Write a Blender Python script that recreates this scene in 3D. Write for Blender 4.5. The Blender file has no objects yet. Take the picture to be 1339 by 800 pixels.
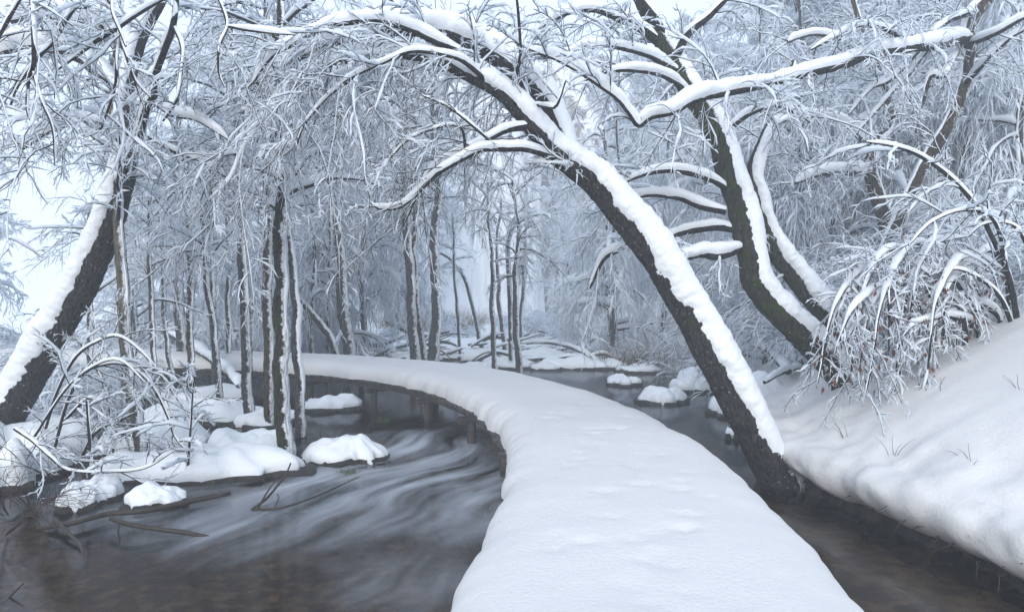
import bpy, math
import numpy as np

rng = np.random.default_rng(11)
scene = bpy.context.scene
C = scene.collection

# ------------------------------------------------------------------ camera
F, HY, CZ, IW = 900.0, 385.0, 2.05, 1339.0      # focal length in photo pixels, eye level row, eye height
cam_data = bpy.data.cameras.new('camera')
cam = bpy.data.objects.new('camera', cam_data)
C.objects.link(cam)
cam.location = (0, 0, CZ)
cam.rotation_euler = (math.radians(90), 0, 0)
cam_data.sensor_width = 36
cam_data.lens = 36 * F / IW
cam_data.shift_y = -(400 - HY) / IW
cam_data.clip_start = 0.05
cam_data.clip_end = 1000
scene.camera = cam

# ------------------------------------------------------------------ overcast sky and weak soft sun
SUN_EL, SUN_ROT = 22, 190
world = bpy.data.worlds.new('World')
scene.world = world
world.use_nodes = True
nt = world.node_tree
bg = nt.nodes['Background']
sky = nt.nodes.new('ShaderNodeTexSky')
sky.sky_type = 'NISHITA'
sky.sun_disc = False
sky.sun_elevation = math.radians(SUN_EL)
sky.sun_rotation = math.radians(SUN_ROT)
mix = nt.nodes.new('ShaderNodeMix')
mix.data_type = 'RGBA'
mix.inputs[0].default_value = 0.78              # share of the even cloud layer
mix.inputs[7].default_value = (9.1, 10.4, 12.6, 1)
nt.links.new(sky.outputs[0], mix.inputs[6])
nt.links.new(mix.outputs[2], bg.inputs[0])
bg.inputs[1].default_value = 0.085

sun_data = bpy.data.lights.new('sun', 'SUN')
sun = bpy.data.objects.new('sun', sun_data)
C.objects.link(sun)
sun_data.energy = 1.5
sun_data.angle = math.radians(45)
sun_data.color = (1.0, 0.95, 0.89)
sun.rotation_euler = (math.radians(90 - SUN_EL), 0, math.radians(-SUN_ROT + 180))
sun.location = (0, 0, 30)

scene.view_settings.view_transform = 'Standard'
scene.view_settings.look = 'None'
scene.view_settings.exposure = 0.64
scene.view_settings.gamma = 1.0
scene.cycles.use_denoising = True
scene.cycles.max_bounces = 12
scene.cycles.diffuse_bounces = 10
scene.cycles.volume_bounces = 6
scene.cycles.transparent_max_bounces = 8
scene.cycles.caustics_reflective = False
scene.cycles.caustics_refractive = False

# ------------------------------------------------------------------ numeric helpers
PERM = np.random.default_rng(5).permutation(256)
HASH = np.random.default_rng(6).random(256) * 2 - 1

def vnoise(p):
    p = np.asarray(p, float)
    i = np.floor(p).astype(int)
    f = p - i
    f = f * f * (3 - 2 * f)
    def h(a, b, c):
        return HASH[PERM[(PERM[(PERM[(i[..., 0] + a) & 255] + i[..., 1] + b) & 255] + i[..., 2] + c) & 255]]
    fx, fy, fz = f[..., 0], f[..., 1], f[..., 2]
    def lx(b, c):
        return h(0, b, c) * (1 - fx) + h(1, b, c) * fx
    return ((lx(0, 0) * (1 - fy) + lx(1, 0) * fy) * (1 - fz) + (lx(0, 1) * (1 - fy) + lx(1, 1) * fy) * fz)

def fbm(p, o=3):
    p = np.asarray(p, float)
    s, a = 0, 1.0
    for k in range(o):
        s = s + a * vnoise(p * 2 ** k + 17.3 * k)
        a *= 0.5
    return s / 1.75

def nrm(v):
    return v / np.maximum(np.linalg.norm(v, axis=-1, keepdims=True), 1e-9)

def at(px, py, d):
    return np.array([(px - IW / 2) * d / F, d, CZ - (py - HY) * d / F])

def catmull(ctrl, step):
    c = np.asarray(ctrl, float)
    c = np.vstack([2 * c[0] - c[1], c, 2 * c[-1] - c[-2]])
    out = []
    for i in range(1, len(c) - 2):
        p0, p1, p2, p3 = c[i - 1], c[i], c[i + 1], c[i + 2]
        n = max(2, int(np.linalg.norm((p2 - p1)[:3]) / step))
        t = np.linspace(0, 1, n, endpoint=False)[:, None]
        out.append(0.5 * (2 * p1 + (p2 - p0) * t + (2 * p0 - 5 * p1 + 4 * p2 - p3) * t ** 2 + (3 * p1 - p0 - 3 * p2 + p3) * t ** 3))
    out.append(c[-2][None])
    return np.vstack(out)

def px_path(pts, step=0.06, wig=0.0):
    """control points (px, py, distance, width in px) -> world points and radii"""
    c = [np.append(at(p[0], p[1], p[2]), p[3] * p[2] / F / 2) for p in pts]
    q = catmull(c, step)
    P, R = q[:, :3].copy(), np.maximum(q[:, 3], 0.002)
    if wig:
        s = np.arange(len(P)) * step
        o = rng.random(3) * 50
        for a in range(3):
            P[:, a] += wig * fbm(np.stack([s * 1.6, s * 0 + o[a], s * 0 + 3.3], -1), 3)
    return P, R

# ------------------------------------------------------------------ mesh builder
class MB:
    def __init__(self):
        self.v, self.f, self.m, self.n = [], [], [], 0
    def add(self, verts, quads, mat=0):
        self.v.append(np.asarray(verts, np.float32).reshape(-1, 3))
        q = np.asarray(quads, np.int64).reshape(-1, 4)
        self.f.append(q + self.n)
        self.m.append(np.full(len(q), mat, np.int32))
        self.n += len(self.v[-1])
    def grid(self, G, mat=0, wrap=False):
        a, b = G.shape[:2]
        idx = np.arange(a * b).reshape(a, b)
        if wrap:
            idx = np.concatenate([idx, idx[:, :1]], 1)
        q = np.stack([idx[:-1, :-1], idx[:-1, 1:], idx[1:, 1:], idx[1:, :-1]], -1)
        self.add(G, q, mat)
    def rings(self, V, mat=0):
        """V: (M, n, k, 3) closed rings"""
        M, n, k = V.shape[:3]
        if M == 0:
            return
        idx = np.arange(M * n * k).reshape(M, n, k)
        nx = np.roll(idx, -1, 2)
        q = np.stack([idx[:, :-1], nx[:, :-1], nx[:, 1:], idx[:, 1:]], -1)
        self.add(V, q, mat)
    def tube(self, P, R, k=3, mat=0):
        """P: (M, n, 3), R: (M, n)"""
        T = nrm(np.gradient(P, axis=1))
        ref = nrm(np.array([0.31, 0.83, 0.22]))
        S = nrm(np.cross(T, ref)); U = np.cross(S, T)
        a = np.arange(k) * 2 * np.pi / k
        V = P[:, :, None] + R[:, :, None, None] * (np.cos(a)[:, None] * S[:, :, None] + np.sin(a)[:, None] * U[:, :, None])
        self.rings(V, mat)
    def snow(self, P, R, S0, k=4, mat=1):
        """a snow roll lying on top of each twig, thinner where the twig hangs"""
        T = nrm(np.gradient(P, axis=1))
        up = nrm(np.array([0.13, -0.05, 1.0]))
        U = nrm(up - (T @ up)[..., None] * T); S = np.cross(T, U)
        hz = np.sqrt(np.clip(1 - T[..., 2] ** 2, 0, 1))
        M, n = R.shape
        prof = np.ones(n); prof[0] = 0.15; prof[-1] = 0.1
        s = S0 * prof * (0.3 + 0.7 * hz) * (0.5 + 1.0 * rng.random((M, n))) * np.clip(1.7 * rng.random((M, 1)), 0.35, 1.4)
        c = P + U * (R * 0.75 + s * 0.8)[..., None]
        a = np.arange(k) * 2 * np.pi / k + np.pi / 4
        w = (R * 0.5 + s * 0.8)[:, :, None, None]
        V = c[:, :, None] + w * np.cos(a)[:, None] * S[:, :, None] + (s * 1.05)[:, :, None, None] * np.sin(a)[:, None] * U[:, :, None]
        self.rings(V, mat)
    def build(self, name, mats, parent=None, smooth=True):
        me = bpy.data.meshes.new(name)
        v = np.concatenate(self.v); f = np.concatenate(self.f); m = np.concatenate(self.m)
        me.vertices.add(len(v)); me.vertices.foreach_set('co', v.ravel())
        me.loops.add(f.size); me.loops.foreach_set('vertex_index', f.ravel().astype(np.int32))
        me.polygons.add(len(f))
        me.polygons.foreach_set('loop_start', np.arange(0, f.size, 4, dtype=np.int32))
        me.polygons.foreach_set('material_index', m)
        me.polygons.foreach_set('use_smooth', np.full(len(f), smooth))
        me.update(); me.validate()
        for x in (mats if isinstance(mats, (list, tuple)) else [mats]):
            me.materials.append(x)
        return link(name, me, parent)

def link(name, data, parent=None):
    o = bpy.data.objects.new(name, data)
    C.objects.link(o)
    o.parent = parent
    return o

def tag(o, label=None, cat=None, group=None, kind=None):
    for k, x in (('label', label), ('category', cat), ('group', group), ('kind', kind)):
        if x:
            o[k] = x
    return o

def thing(name, label, cat, group=None, loc=(0, 0, 0)):
    o = link(name, None)
    o.empty_display_size = 0.2
    o.location = loc
    return tag(o, label, cat, group)

def copy_tree(src, loc, rz, sc, label=None, group=None):
    r = src.copy(); C.objects.link(r)
    r.location = loc; r.rotation_euler = (0, 0, rz); r.scale = sc if hasattr(sc, '__len__') else (sc, sc, sc)
    if label: r['label'] = label
    if group: r['group'] = group
    for ch in src.children:
        c = ch.copy(); C.objects.link(c); c.parent = r
        for g in ch.children:
            d = g.copy(); C.objects.link(d); d.parent = c
    return r

# ------------------------------------------------------------------ materials
def new_mat(name):
    m = bpy.data.materials.new(name); m.use_nodes = True
    t = m.node_tree
    return m, t, t.nodes['Principled BSDF']

def N(t, typ, **kw):
    n = t.nodes.new(typ)
    for k, v in kw.items():
        if isinstance(k, str) and hasattr(n, k):
            setattr(n, k, v)
    return n

def noise(t, co, scale, detail=4, rough=0.55, dist=0.0):
    n = N(t, 'ShaderNodeTexNoise')
    n.inputs['Scale'].default_value = scale
    n.inputs['Detail'].default_value = detail
    n.inputs['Roughness'].default_value = rough
    n.inputs['Distortion'].default_value = dist
    if co is not None:
        t.links.new(co, n.inputs['Vector'])
    return n.outputs['Fac']

def ramp(t, fac, stops):
    r = N(t, 'ShaderNodeValToRGB')
    e = r.color_ramp.elements
    while len(e) < len(stops):
        e.new(0.5)
    for x, (p, c) in zip(e, stops):
        x.position = p
        x.color = (*c, 1) if len(c) == 3 else c
    t.links.new(fac, r.inputs[0])
    return r.outputs[0]

def mixc(t, fac, a, b):
    m = N(t, 'ShaderNodeMix', data_type='RGBA')
    for sock, x in ((0, fac), (6, a), (7, b)):
        if hasattr(x, 'links') or hasattr(x, 'is_linked'):
            t.links.new(x, m.inputs[sock])
        else:
            m.inputs[sock].default_value = x if sock == 0 else (*x, 1)
    return m.outputs[2]

def bump(t, b, height, strength, dist):
    n = N(t, 'ShaderNodeBump')
    n.inputs['Strength'].default_value = strength
    n.inputs['Distance'].default_value = dist
    t.links.new(height, n.inputs['Height'])
    t.links.new(n.outputs[0], b.inputs['Normal'])

def geo_pos(t):
    return N(t, 'ShaderNodeNewGeometry').outputs['Position']

SNOW_C = (0.67, 0.665, 0.66)

def snow_mat(name, bscale=60, bstr=0.35, bdist=0.01, col=SNOW_C):
    m, t, b = new_mat(name)
    p = geo_pos(t)
    b.inputs['Base Color'].default_value = (*col, 1)
    b.inputs['Roughness'].default_value = 0.65
    b.inputs['Specular IOR Level'].default_value = 0.25
    a = noise(t, p, bscale, 5, 0.65)
    bump(t, b, a, bstr, bdist)
    return m

def plain_snow():
    """thin frost and snow on twigs: light passes through it as well as off it"""
    m, t, b = new_mat('twig_snow')
    t.nodes.remove(b)
    df = N(t, 'ShaderNodeBsdfDiffuse'); df.inputs[0].default_value = (0.89, 0.935, 0.98, 1)
    tl = N(t, 'ShaderNodeBsdfTranslucent'); tl.inputs[0].default_value = (0.89, 0.935, 0.98, 1)
    mx = N(t, 'ShaderNodeMixShader'); mx.inputs[0].default_value = 0.42
    t.links.new(df.outputs[0], mx.inputs[1]); t.links.new(tl.outputs[0], mx.inputs[2])
    t.links.new(mx.outputs[0], t.nodes['Material Output'].inputs['Surface'])
    return m

def bark_mat(name, dark, light, moss=0.0, frost=0.12, mosscol=(0.035, 0.05, 0.012), sdir=(0.2, -0.1, 0.9), cling=0.75):
    m, t, b = new_mat(name)
    tc = N(t, 'ShaderNodeTexCoord').outputs['Object']
    mp = N(t, 'ShaderNodeMapping'); mp.inputs['Scale'].default_value = (1, 1, 0.35)
    t.links.new(tc, mp.inputs[0])
    a = noise(t, mp.outputs[0], 22, 6, 0.7, 0.6)
    col = ramp(t, a, [(0.32, dark), (0.68, light)])
    if moss:
        g = noise(t, tc, 4.5, 5, 0.7)
        f = ramp(t, g, [(0.62 - 0.3 * moss, (0, 0, 0)), (0.72 - 0.25 * moss, (1, 1, 1))])
        col = mixc(t, f, col, mosscol)
    s = noise(t, tc, 30, 7, 0.8, 0.3)
    f = ramp(t, s, [(0.70 - frost * 0.7, (0, 0, 0)), (0.735 - frost * 0.7, (1, 1, 1))])
    col = mixc(t, f, col, (0.75, 0.78, 0.82))
    # wet snow blown on and clinging to one side of the trunk
    dt = N(t, 'ShaderNodeVectorMath', operation='DOT_PRODUCT')
    t.links.new(N(t, 'ShaderNodeNewGeometry').outputs['Normal'], dt.inputs[0])
    dt.inputs[1].default_value = tuple(nrm(np.array(sdir, float)))
    ad = N(t, 'ShaderNodeMath', operation='MULTIPLY_ADD')
    t.links.new(noise(t, tc, 11, 7, 0.75, 0.2), ad.inputs[0]); ad.inputs[1].default_value = 1.5; t.links.new(dt.outputs['Value'], ad.inputs[2])
    mr = N(t, 'ShaderNodeMapRange'); t.links.new(ad.outputs[0], mr.inputs[0])
    mr.inputs[1].default_value = cling + 0.60; mr.inputs[2].default_value = cling + 0.70
    col = mixc(t, mr.outputs[0], col, (0.8, 0.83, 0.87))
    t.links.new(col, b.inputs['Base Color'])
    b.inputs['Roughness'].default_value = 0.85
    b.inputs['Specular IOR Level'].default_value = 0.2
    vr = N(t, 'ShaderNodeTexVoronoi'); vr.feature = 'DISTANCE_TO_EDGE'; vr.inputs['Scale'].default_value = 16
    t.links.new(mp.outputs[0], vr.inputs['Vector'])
    hh = N(t, 'ShaderNodeMath', operation='ADD'); t.links.new(a, hh.inputs[0])
    hr = N(t, 'ShaderNodeMapRange'); t.links.new(vr.outputs['Distance'], hr.inputs[0]); hr.inputs[2].default_value = 0.25; hr.inputs[4].default_value = 0.6
    t.links.new(hr.outputs[0], hh.inputs[1])
    bump(t, b, hh.outputs[0], 1.0, 0.05)
    return m

M_SNOW = snow_mat('snow_packed', 38, 0.55, 0.014)
M_SNOWT = snow_mat('snow_clumped', 32, 0.5, 0.02, (0.78, 0.815, 0.85))
M_TSNOW = plain_snow()
M_BARK = bark_mat('bark_wet_dark', (0.012, 0.013, 0.016), (0.045, 0.042, 0.042), 0.0, 0.07)
M_BARKM = bark_mat('bark_mossy', (0.016, 0.016, 0.015), (0.06, 0.055, 0.048), 0.45, 0.09, sdir=(0.8, -0.3, 0.5))
M_BARKA = bark_mat('bark_wet_black', (0.008, 0.009, 0.011), (0.06, 0.056, 0.056), 0.12, 0.12, sdir=(0.75, -0.15, 0.7), cling=0.7)
M_BARKL = bark_mat('bark_wet_leaning', (0.008, 0.009, 0.011), (0.06, 0.056, 0.056), 0.0, 0.12, sdir=(-0.8, -0.35, 0.5), cling=0.7)
M_BARKB = bark_mat('bark_brown', (0.03, 0.024, 0.02), (0.11, 0.085, 0.065), 0.15, 0.08, sdir=(0.85, -0.5, 0.2), cling=0.92)
M_BARKP = bark_mat('bark_pale', (0.07, 0.062, 0.048), (0.2, 0.185, 0.15), 0.2, 0.08, sdir=(0.85, -0.5, 0.2), cling=0.92)
M_BARKG = bark_mat('bark_grey', (0.03, 0.03, 0.034), (0.09, 0.088, 0.09), 0.0, 0.13, sdir=(0.85, -0.5, 0.2), cling=0.92)

def plain(name, col, rough=0.85):
    m, t, b = new_mat(name)
    p = geo_pos(t)
    c = ramp(t, noise(t, p, 9, 4), [(0.3, tuple(x * 0.6 for x in col)), (0.7, tuple(x * 1.3 for x in col))])
    t.links.new(c, b.inputs['Base Color'])
    b.inputs['Roughness'].default_value = rough
    b.inputs['Specular IOR Level'].default_value = 0.2
    return m

M_TWIG = plain('twig_bark', (0.028, 0.027, 0.03))
M_TWIGR = plain('twig_bark_russet', (0.06, 0.036, 0.03))
M_LEAF = plain('dead_leaf', (0.13, 0.045, 0.035), 0.7)
M_DRIFT = plain('driftwood', (0.045, 0.036, 0.03), 0.5)
M_GRASS = plain('green_grass', (0.07, 0.12, 0.02), 0.6)
M_REED = plain('dry_reed', (0.16, 0.11, 0.06), 0.8)

def wood_mat():
    m, t, b = new_mat('wet_wood')
    tc = N(t, 'ShaderNodeTexCoord').outputs['Object']
    mp = N(t, 'ShaderNodeMapping'); mp.inputs['Scale'].default_value = (3, 30, 30)
    t.links.new(tc, mp.inputs[0])
    a = noise(t, mp.outputs[0], 1.5, 5, 0.6, 0.5)
    oi = N(t, 'ShaderNodeObjectInfo').outputs['Random']
    col = mixc(t, oi, ramp(t, a, [(0.3, (0.028, 0.024, 0.022)), (0.7, (0.085, 0.072, 0.062))]),
               ramp(t, a, [(0.3, (0.018, 0.017, 0.017)), (0.7, (0.05, 0.046, 0.044))]))
    t.links.new(col, b.inputs['Base Color'])
    b.inputs['Roughness'].default_value = 0.7
    bump(t, b, a, 0.6, 0.01)
    return m
M_WOOD = wood_mat()

def earth_mat():
    m, t, b = new_mat('wet_earth')
    p = geo_pos(t)
    a = noise(t, p, 14, 7, 0.7)
    col = ramp(t, a, [(0.3, (0.008, 0.008, 0.009)), (0.55, (0.03, 0.025, 0.022)), (0.75, (0.07, 0.06, 0.05))])
    g = ramp(t, noise(t, p, 3.5, 5, 0.7), [(0.56, (0, 0, 0)), (0.68, (1, 1, 1))])
    col = mixc(t, g, col, (0.045, 0.06, 0.012))
    t.links.new(col, b.inputs['Base Color'])
    b.inputs['Roughness'].default_value = 0.6
    bump(t, b, a, 1.0, 0.05)
    return m
M_EARTH = earth_mat()

def ground_mat():
    m, t, b = new_mat('ground_snow_and_bed')
    p = geo_pos(t)
    sep = N(t, 'ShaderNodeSeparateXYZ'); t.links.new(p, sep.inputs[0])
    a = noise(t, p, 6, 6, 0.7)
    v = N(t, 'ShaderNodeTexVoronoi'); v.inputs['Scale'].default_value = 9
    t.links.new(p, v.inputs['Vector'])
    peb = ramp(t, v.outputs['Color'], [(0.2, (0.07, 0.043, 0.022)), (0.8, (0.21, 0.145, 0.088))])
    bed = mixc(t, ramp(t, a, [(0.35, (0, 0, 0)), (0.65, (1, 1, 1))]), peb, (0.035, 0.027, 0.02))
    hn = N(t, 'ShaderNodeMath', operation='MULTIPLY_ADD')
    t.links.new(noise(t, p, 2.2, 6, 0.7), hn.inputs[0]); hn.inputs[1].default_value = 0.7
    t.links.new(sep.outputs[2], hn.inputs[2])
    f = ramp(t, hn.outputs[0], [(0.43, (0, 0, 0)), (0.5, (1, 1, 1))])
    t.links.new(mixc(t, f, bed, (0.88, 0.9, 0.92)), b.inputs['Base Color'])
    b.inputs['Roughness'].default_value = 0.75
    bump(t, b, a, 0.5, 0.06)
    return m
M_GROUND = ground_mat()

def water_mat():
    m, t, b = new_mat('stream_water')
    t.nodes.remove(b)
    out = t.nodes['Material Output']
    p = geo_pos(t)
    # flow-stretched coordinates, warped so the streaks swirl
    wn = N(t, 'ShaderNodeTexNoise'); wn.inputs['Scale'].default_value = 0.35; wn.inputs['Detail'].default_value = 2
    t.links.new(p, wn.inputs['Vector'])
    warp = N(t, 'ShaderNodeVectorMath', operation='MULTIPLY_ADD')
    t.links.new(wn.outputs['Color'], warp.inputs[0]); warp.inputs[1].default_value = (1.6, 1.6, 0); t.links.new(p, warp.inputs[2])
    mq = N(t, 'ShaderNodeMapping'); mq.inputs['Rotation'].default_value = (0, 0, math.radians(-64))
    t.links.new(warp.outputs[0], mq.inputs[0])
    mp = N(t, 'ShaderNodeMapping'); mp.inputs['Scale'].default_value = (0.42, 2.6, 1)
    t.links.new(mq.outputs[0], mp.inputs[0])
    st = noise(t, mp.outputs[0], 0.95, 4, 0.5, 0.15)
    big = noise(t, p, 0.42, 3, 0.5, 0.4)
    dist = N(t, 'ShaderNodeVectorMath', operation='DISTANCE')
    t.links.new(p, dist.inputs[0]); dist.inputs[1].default_value = (-0.9, 8.0, 0)
    mr = N(t, 'ShaderNodeMapRange'); t.links.new(dist.outputs['Value'], mr.inputs[0])
    mr.inputs[1].default_value = 0.3; mr.inputs[2].default_value = 3.6; mr.inputs[3].default_value = 0.34; mr.inputs[4].default_value = 0.0
    ad = N(t, 'ShaderNodeMath', operation='ADD'); t.links.new(big, ad.inputs[0]); t.links.new(mr.outputs[0], ad.inputs[1]); big = ad.outputs[0]
    d2 = N(t, 'ShaderNodeVectorMath', operation='DISTANCE')      # the slack side channel stays clear over its brown bed
    t.links.new(p, d2.inputs[0]); d2.inputs[1].default_value = (2.6, 5.0, 0)
    m2r = N(t, 'ShaderNodeMapRange'); t.links.new(d2.outputs['Value'], m2r.inputs[0])
    m2r.inputs[1].default_value = 0.5; m2r.inputs[2].default_value = 3.0; m2r.inputs[3].default_value = 0.25; m2r.inputs[4].default_value = 0.0
    sb = N(t, 'ShaderNodeMath', operation='SUBTRACT'); t.links.new(big, sb.inputs[0]); t.links.new(m2r.outputs[0], sb.inputs[1]); big = sb.outputs[0]
    mul = N(t, 'ShaderNodeMath', operation='MULTIPLY')
    t.links.new(ramp(t, st, [(0.36, (0, 0, 0)), (0.8, (1, 1, 1))]), mul.inputs[0])
    t.links.new(ramp(t, big, [(0.52, (0, 0, 0)), (0.80, (1, 1, 1))]), mul.inputs[1])
    fr = N(t, 'ShaderNodeFresnel'); fr.inputs['IOR'].default_value = 1.33
    tr = N(t, 'ShaderNodeBsdfTransparent'); tr.inputs[0].default_value = (0.76, 0.69, 0.61, 1)
    gl = N(t, 'ShaderNodeBsdfGlossy'); gl.inputs['Roughness'].default_value = 0.12
    gl.inputs['Color'].default_value = (0.9, 0.93, 1, 1)
    bp = N(t, 'ShaderNodeBump'); bp.inputs['Strength'].default_value = 0.12; bp.inputs['Distance'].default_value = 0.05
    t.links.new(st, bp.inputs['Height'])
    t.links.new(bp.outputs[0], gl.inputs['Normal']); t.links.new(bp.outputs[0], fr.inputs['Normal'])
    fm = N(t, 'ShaderNodeMath', operation='MULTIPLY'); t.links.new(fr.outputs[0], fm.inputs[0]); fm.inputs[1].default_value = 0.7
    m1 = N(t, 'ShaderNodeMixShader')
    t.links.new(fm.outputs[0], m1.inputs[0]); t.links.new(tr.outputs[0], m1.inputs[1]); t.links.new(gl.outputs[0], m1.inputs[2])
    df = N(t, 'ShaderNodeBsdfDiffuse'); df.inputs[0].default_value = (0.56, 0.61, 0.68, 1)
    m2 = N(t, 'ShaderNodeMixShader')
    t.links.new(mul.outputs[0], m2.inputs[0]); t.links.new(m1.outputs[0], m2.inputs[1]); t.links.new(df.outputs[0], m2.inputs[2])
    t.links.new(m2.outputs[0], out.inputs['Surface'])
    return m
M_WATER = water_mat()

# ------------------------------------------------------------------ terrain
BANK = np.array([(-6, 5.6), (0, 4.6), (3, 3.75), (4.7, 3.42), (5.6, 3.24), (6.6, 3.06), (7.2, 2.96), (8, 2.98), (9.5, 3.5), (12, 4.5), (15, 5.2), (19, 5.6), (24, 5.2), (30, 4.0), (45, 3), (300, 3)], float)

def bank_x(y):
    return np.interp(y, BANK[:, 0], BANK[:, 1])

def bank_rise(v, y):
    s = np.interp(y, [0, 6, 9, 14, 30], [0.5, 0.52, 0.5, 0.62, 0.62])
    vv = np.maximum(v, 0)
    return s * vv * np.interp(vv, [0, 18, 40], [1, 0.95, 0.72])

def bank_z(x, y):
    v = x - bank_x(y) - 0.3
    p = np.stack([x * 0.5, y * 0.5, 0 * x + 4], -1)
    return 0.57 + bank_rise(v, y) + 0.14 * fbm(p, 4) * np.clip(v, 0, 1)

def far_edge(x):
    return np.interp(x, [-60, -20, -12, -5, 0, 5, 60], [14, 17, 20, 20.5, 22, 25, 25])

def ground_z(x, y):
    x = np.asarray(x, float); y = np.asarray(y, float)
    p = np.stack([x * 0.45, y * 0.45, 0 * x], -1)
    z = -0.36 + 0.10 * fbm(p, 4)
    z = z + 0.22 * np.clip((x - 1.2) / 1.0, 0, 1) * np.clip((9.5 - y) / 2.0, 0, 1)      # shallow side channel
    e = y - far_edge(x)
    far = 0.16 * np.clip(e + 1, 0, 2) - 0.2 + 0.02 * np.maximum(e, 0) + 0.22 * fbm(p * 1.7, 4) * np.clip(e, 0, 1)
    hill = np.clip((y - 48 - 0.0 * x) * 0.42, 0, 24) * np.clip((x + 34) / 22, 0.03, 1) + 1.3 * fbm(p * 0.2, 3) * np.clip((y - 48) / 10, 0, 1)
    z = np.where(e > -1, np.maximum(z, far + hill), z)
    v = x - bank_x(y)
    z = np.where(v > 0.35, np.maximum(z, bank_z(x, y) - 0.16), z)
    return z

def warp_axis(a, b, dense_a, dense_b, fine, coarse_n):
    return np.concatenate([np.linspace(a, dense_a, coarse_n, endpoint=False), np.arange(dense_a, dense_b, fine), np.linspace(dense_b, b, coarse_n)])
gx = warp_axis(-150, 150, -18, 14, 0.26, 36)
gy = warp_axis(-9, 220, -1, 34, 0.26, 50)
X, Y = np.meshgrid(gx, gy)
mb = MB(); mb.grid(np.stack([X, Y, ground_z(X, Y)], -1))
tag(mb.build('ground', M_GROUND), kind='structure')

mb = MB()
wx = np.linspace(-100, 40, 60); wy = np.linspace(-9, 60, 60)
X, Y = np.meshgrid(wx, wy)
mb.grid(np.stack([X, Y, 0 * X], -1))
tag(mb.build('water', M_WATER), kind='structure')

# pale cliff closing the valley, with a waterfall dissolving into mist
cu = np.linspace(-17, 22, 150); cz_ = np.linspace(-0.5, 19, 70)
U_, Z_ = np.meshgrid(cu, cz_, indexing='ij')
cq = np.stack([U_ * 0.35, Z_ * 0.3, 0 * U_], -1)
mb = MB(); mb.grid(np.stack([U_, 46.5 + 0.02 * (U_ + 1) ** 2 * np.where(U_ < 0, 1, -0.3) + 0.10 * Z_ + 1.1 * fbm(cq, 4) + 0.5 * fbm(cq * [5, 2, 1], 3), Z_], -1))
mc, tcl, bcl = new_mat('cliff_rock')
pcl = geo_pos(tcl)
rock = ramp(tcl, noise(tcl, pcl, 1.2, 6, 0.7), [(0.3, (0.11, 0.095, 0.085)), (0.7, (0.3, 0.28, 0.26))])
tcl.links.new(mixc(tcl, ramp(tcl, noise(tcl, pcl, 0.55, 6, 0.7, 0.3), [(0.44, (0, 0, 0)), (0.52, (1, 1, 1))]), rock, (0.85, 0.87, 0.9)), bcl.inputs['Base Color'])
bcl.inputs['Roughness'].default_value = 0.8
tag(mb.build('cliff', mc), kind='structure')
falls = thing('waterfall', 'pale waterfall veils dropping down the misty cliff', 'waterfall', None, (-1.5, 45, 0))
mf, tf, bf = new_mat('falling_water')
bf.inputs['Base Color'].default_value = (0.85, 0.88, 0.91, 1); bf.inputs['Roughness'].default_value = 0.6
for k, (x0, w0, h0) in enumerate([(-5.6, 0.5, 12), (-3.6, 1.1, 16), (-1.9, 0.6, 14), (-0.4, 1.3, 17), (1.5, 0.5, 13), (3.4, 0.35, 9)]):
    vz = np.linspace(0, h0, 40); vx = np.linspace(-1, 1, 13)
    VX, VZ = np.meshgrid(vx, vz, indexing='ij')
    wid = w0 * (1.25 - 0.5 * VZ / h0) * (1 + 0.25 * vnoise(np.stack([VX * 0 + k, VZ * 0.5, VX * 0], -1)))
    g = np.stack([x0 + 1.5 + VX * wid + 0.12 * fbm(np.stack([VZ * 0.3, VX * 0 + 9 * k, VX * 0], -1), 2), -0.9 + 0.55 * VX ** 2 * w0 + 0.08 * VZ + 0.25 * fbm(np.stack([VX * 6, VZ * 0.35, VX * 0 + k], -1), 3), VZ], -1)
    m = MB(); m.grid(g); m.build('water_veil', mf, falls)

# snow lying on the bank, with its rounded lip over the stream
uy = np.concatenate([np.arange(-5, 2, 0.15), np.arange(2, 13, 0.06), np.arange(13, 42, 0.25)])
lip = np.radians(np.linspace(-100, 90, 18))
vv = np.concatenate([np.linspace(0, 1, 20, endpoint=False)[1:], np.linspace(1, 8, 60, endpoint=False), np.linspace(8, 34, 40)])
xe = bank_x(uy)
def n1(s, seed, o=3):
    return fbm(np.stack([s, 0 * s + seed, 0 * s + 1.7], -1), o)
xo = xe - 0.10 + 0.12 * n1(uy * 1.6, 2.2) + 0.04 * n1(uy * 6, 9.2, 2)
zl = 0.30 + 0.06 * n1(uy * 1.1, 5.1) + 0.02 * n1(uy * 4.5, 8.1)
rl = 0.22 + 0.05 * n1(uy * 2.1, 7.4)
G = np.zeros((len(uy), len(lip) + len(vv), 3))
G[:, :, 1] = uy[:, None]
ry = np.where(np.sin(lip) < 0, 1.0 + 0 * lip, 1.0)
G[:, :18, 0] = xo[:, None] + 0.3 - rl[:, None] * 1.25 * np.cos(lip)
G[:, :18, 2] = zl[:, None] + rl[:, None] * np.sin(lip) * np.where(np.sin(lip) < 0, 0.9, 1)
xs = xo[:, None] + 0.3 + vv[None]
YY = np.broadcast_to(uy[:, None], xs.shape)
base = np.maximum(bank_z(xs, YY), 0)
w = np.clip(vv / 1.2, 0, 1)[None]; w = w * w * (3 - 2 * w)
top = (zl + rl)[:, None] + bank_rise(vv[None] + 0 * xs, YY)
G[:, 18:, 0] = xs
G[:, 18:, 2] = top * (1 - w) + base * w
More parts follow.
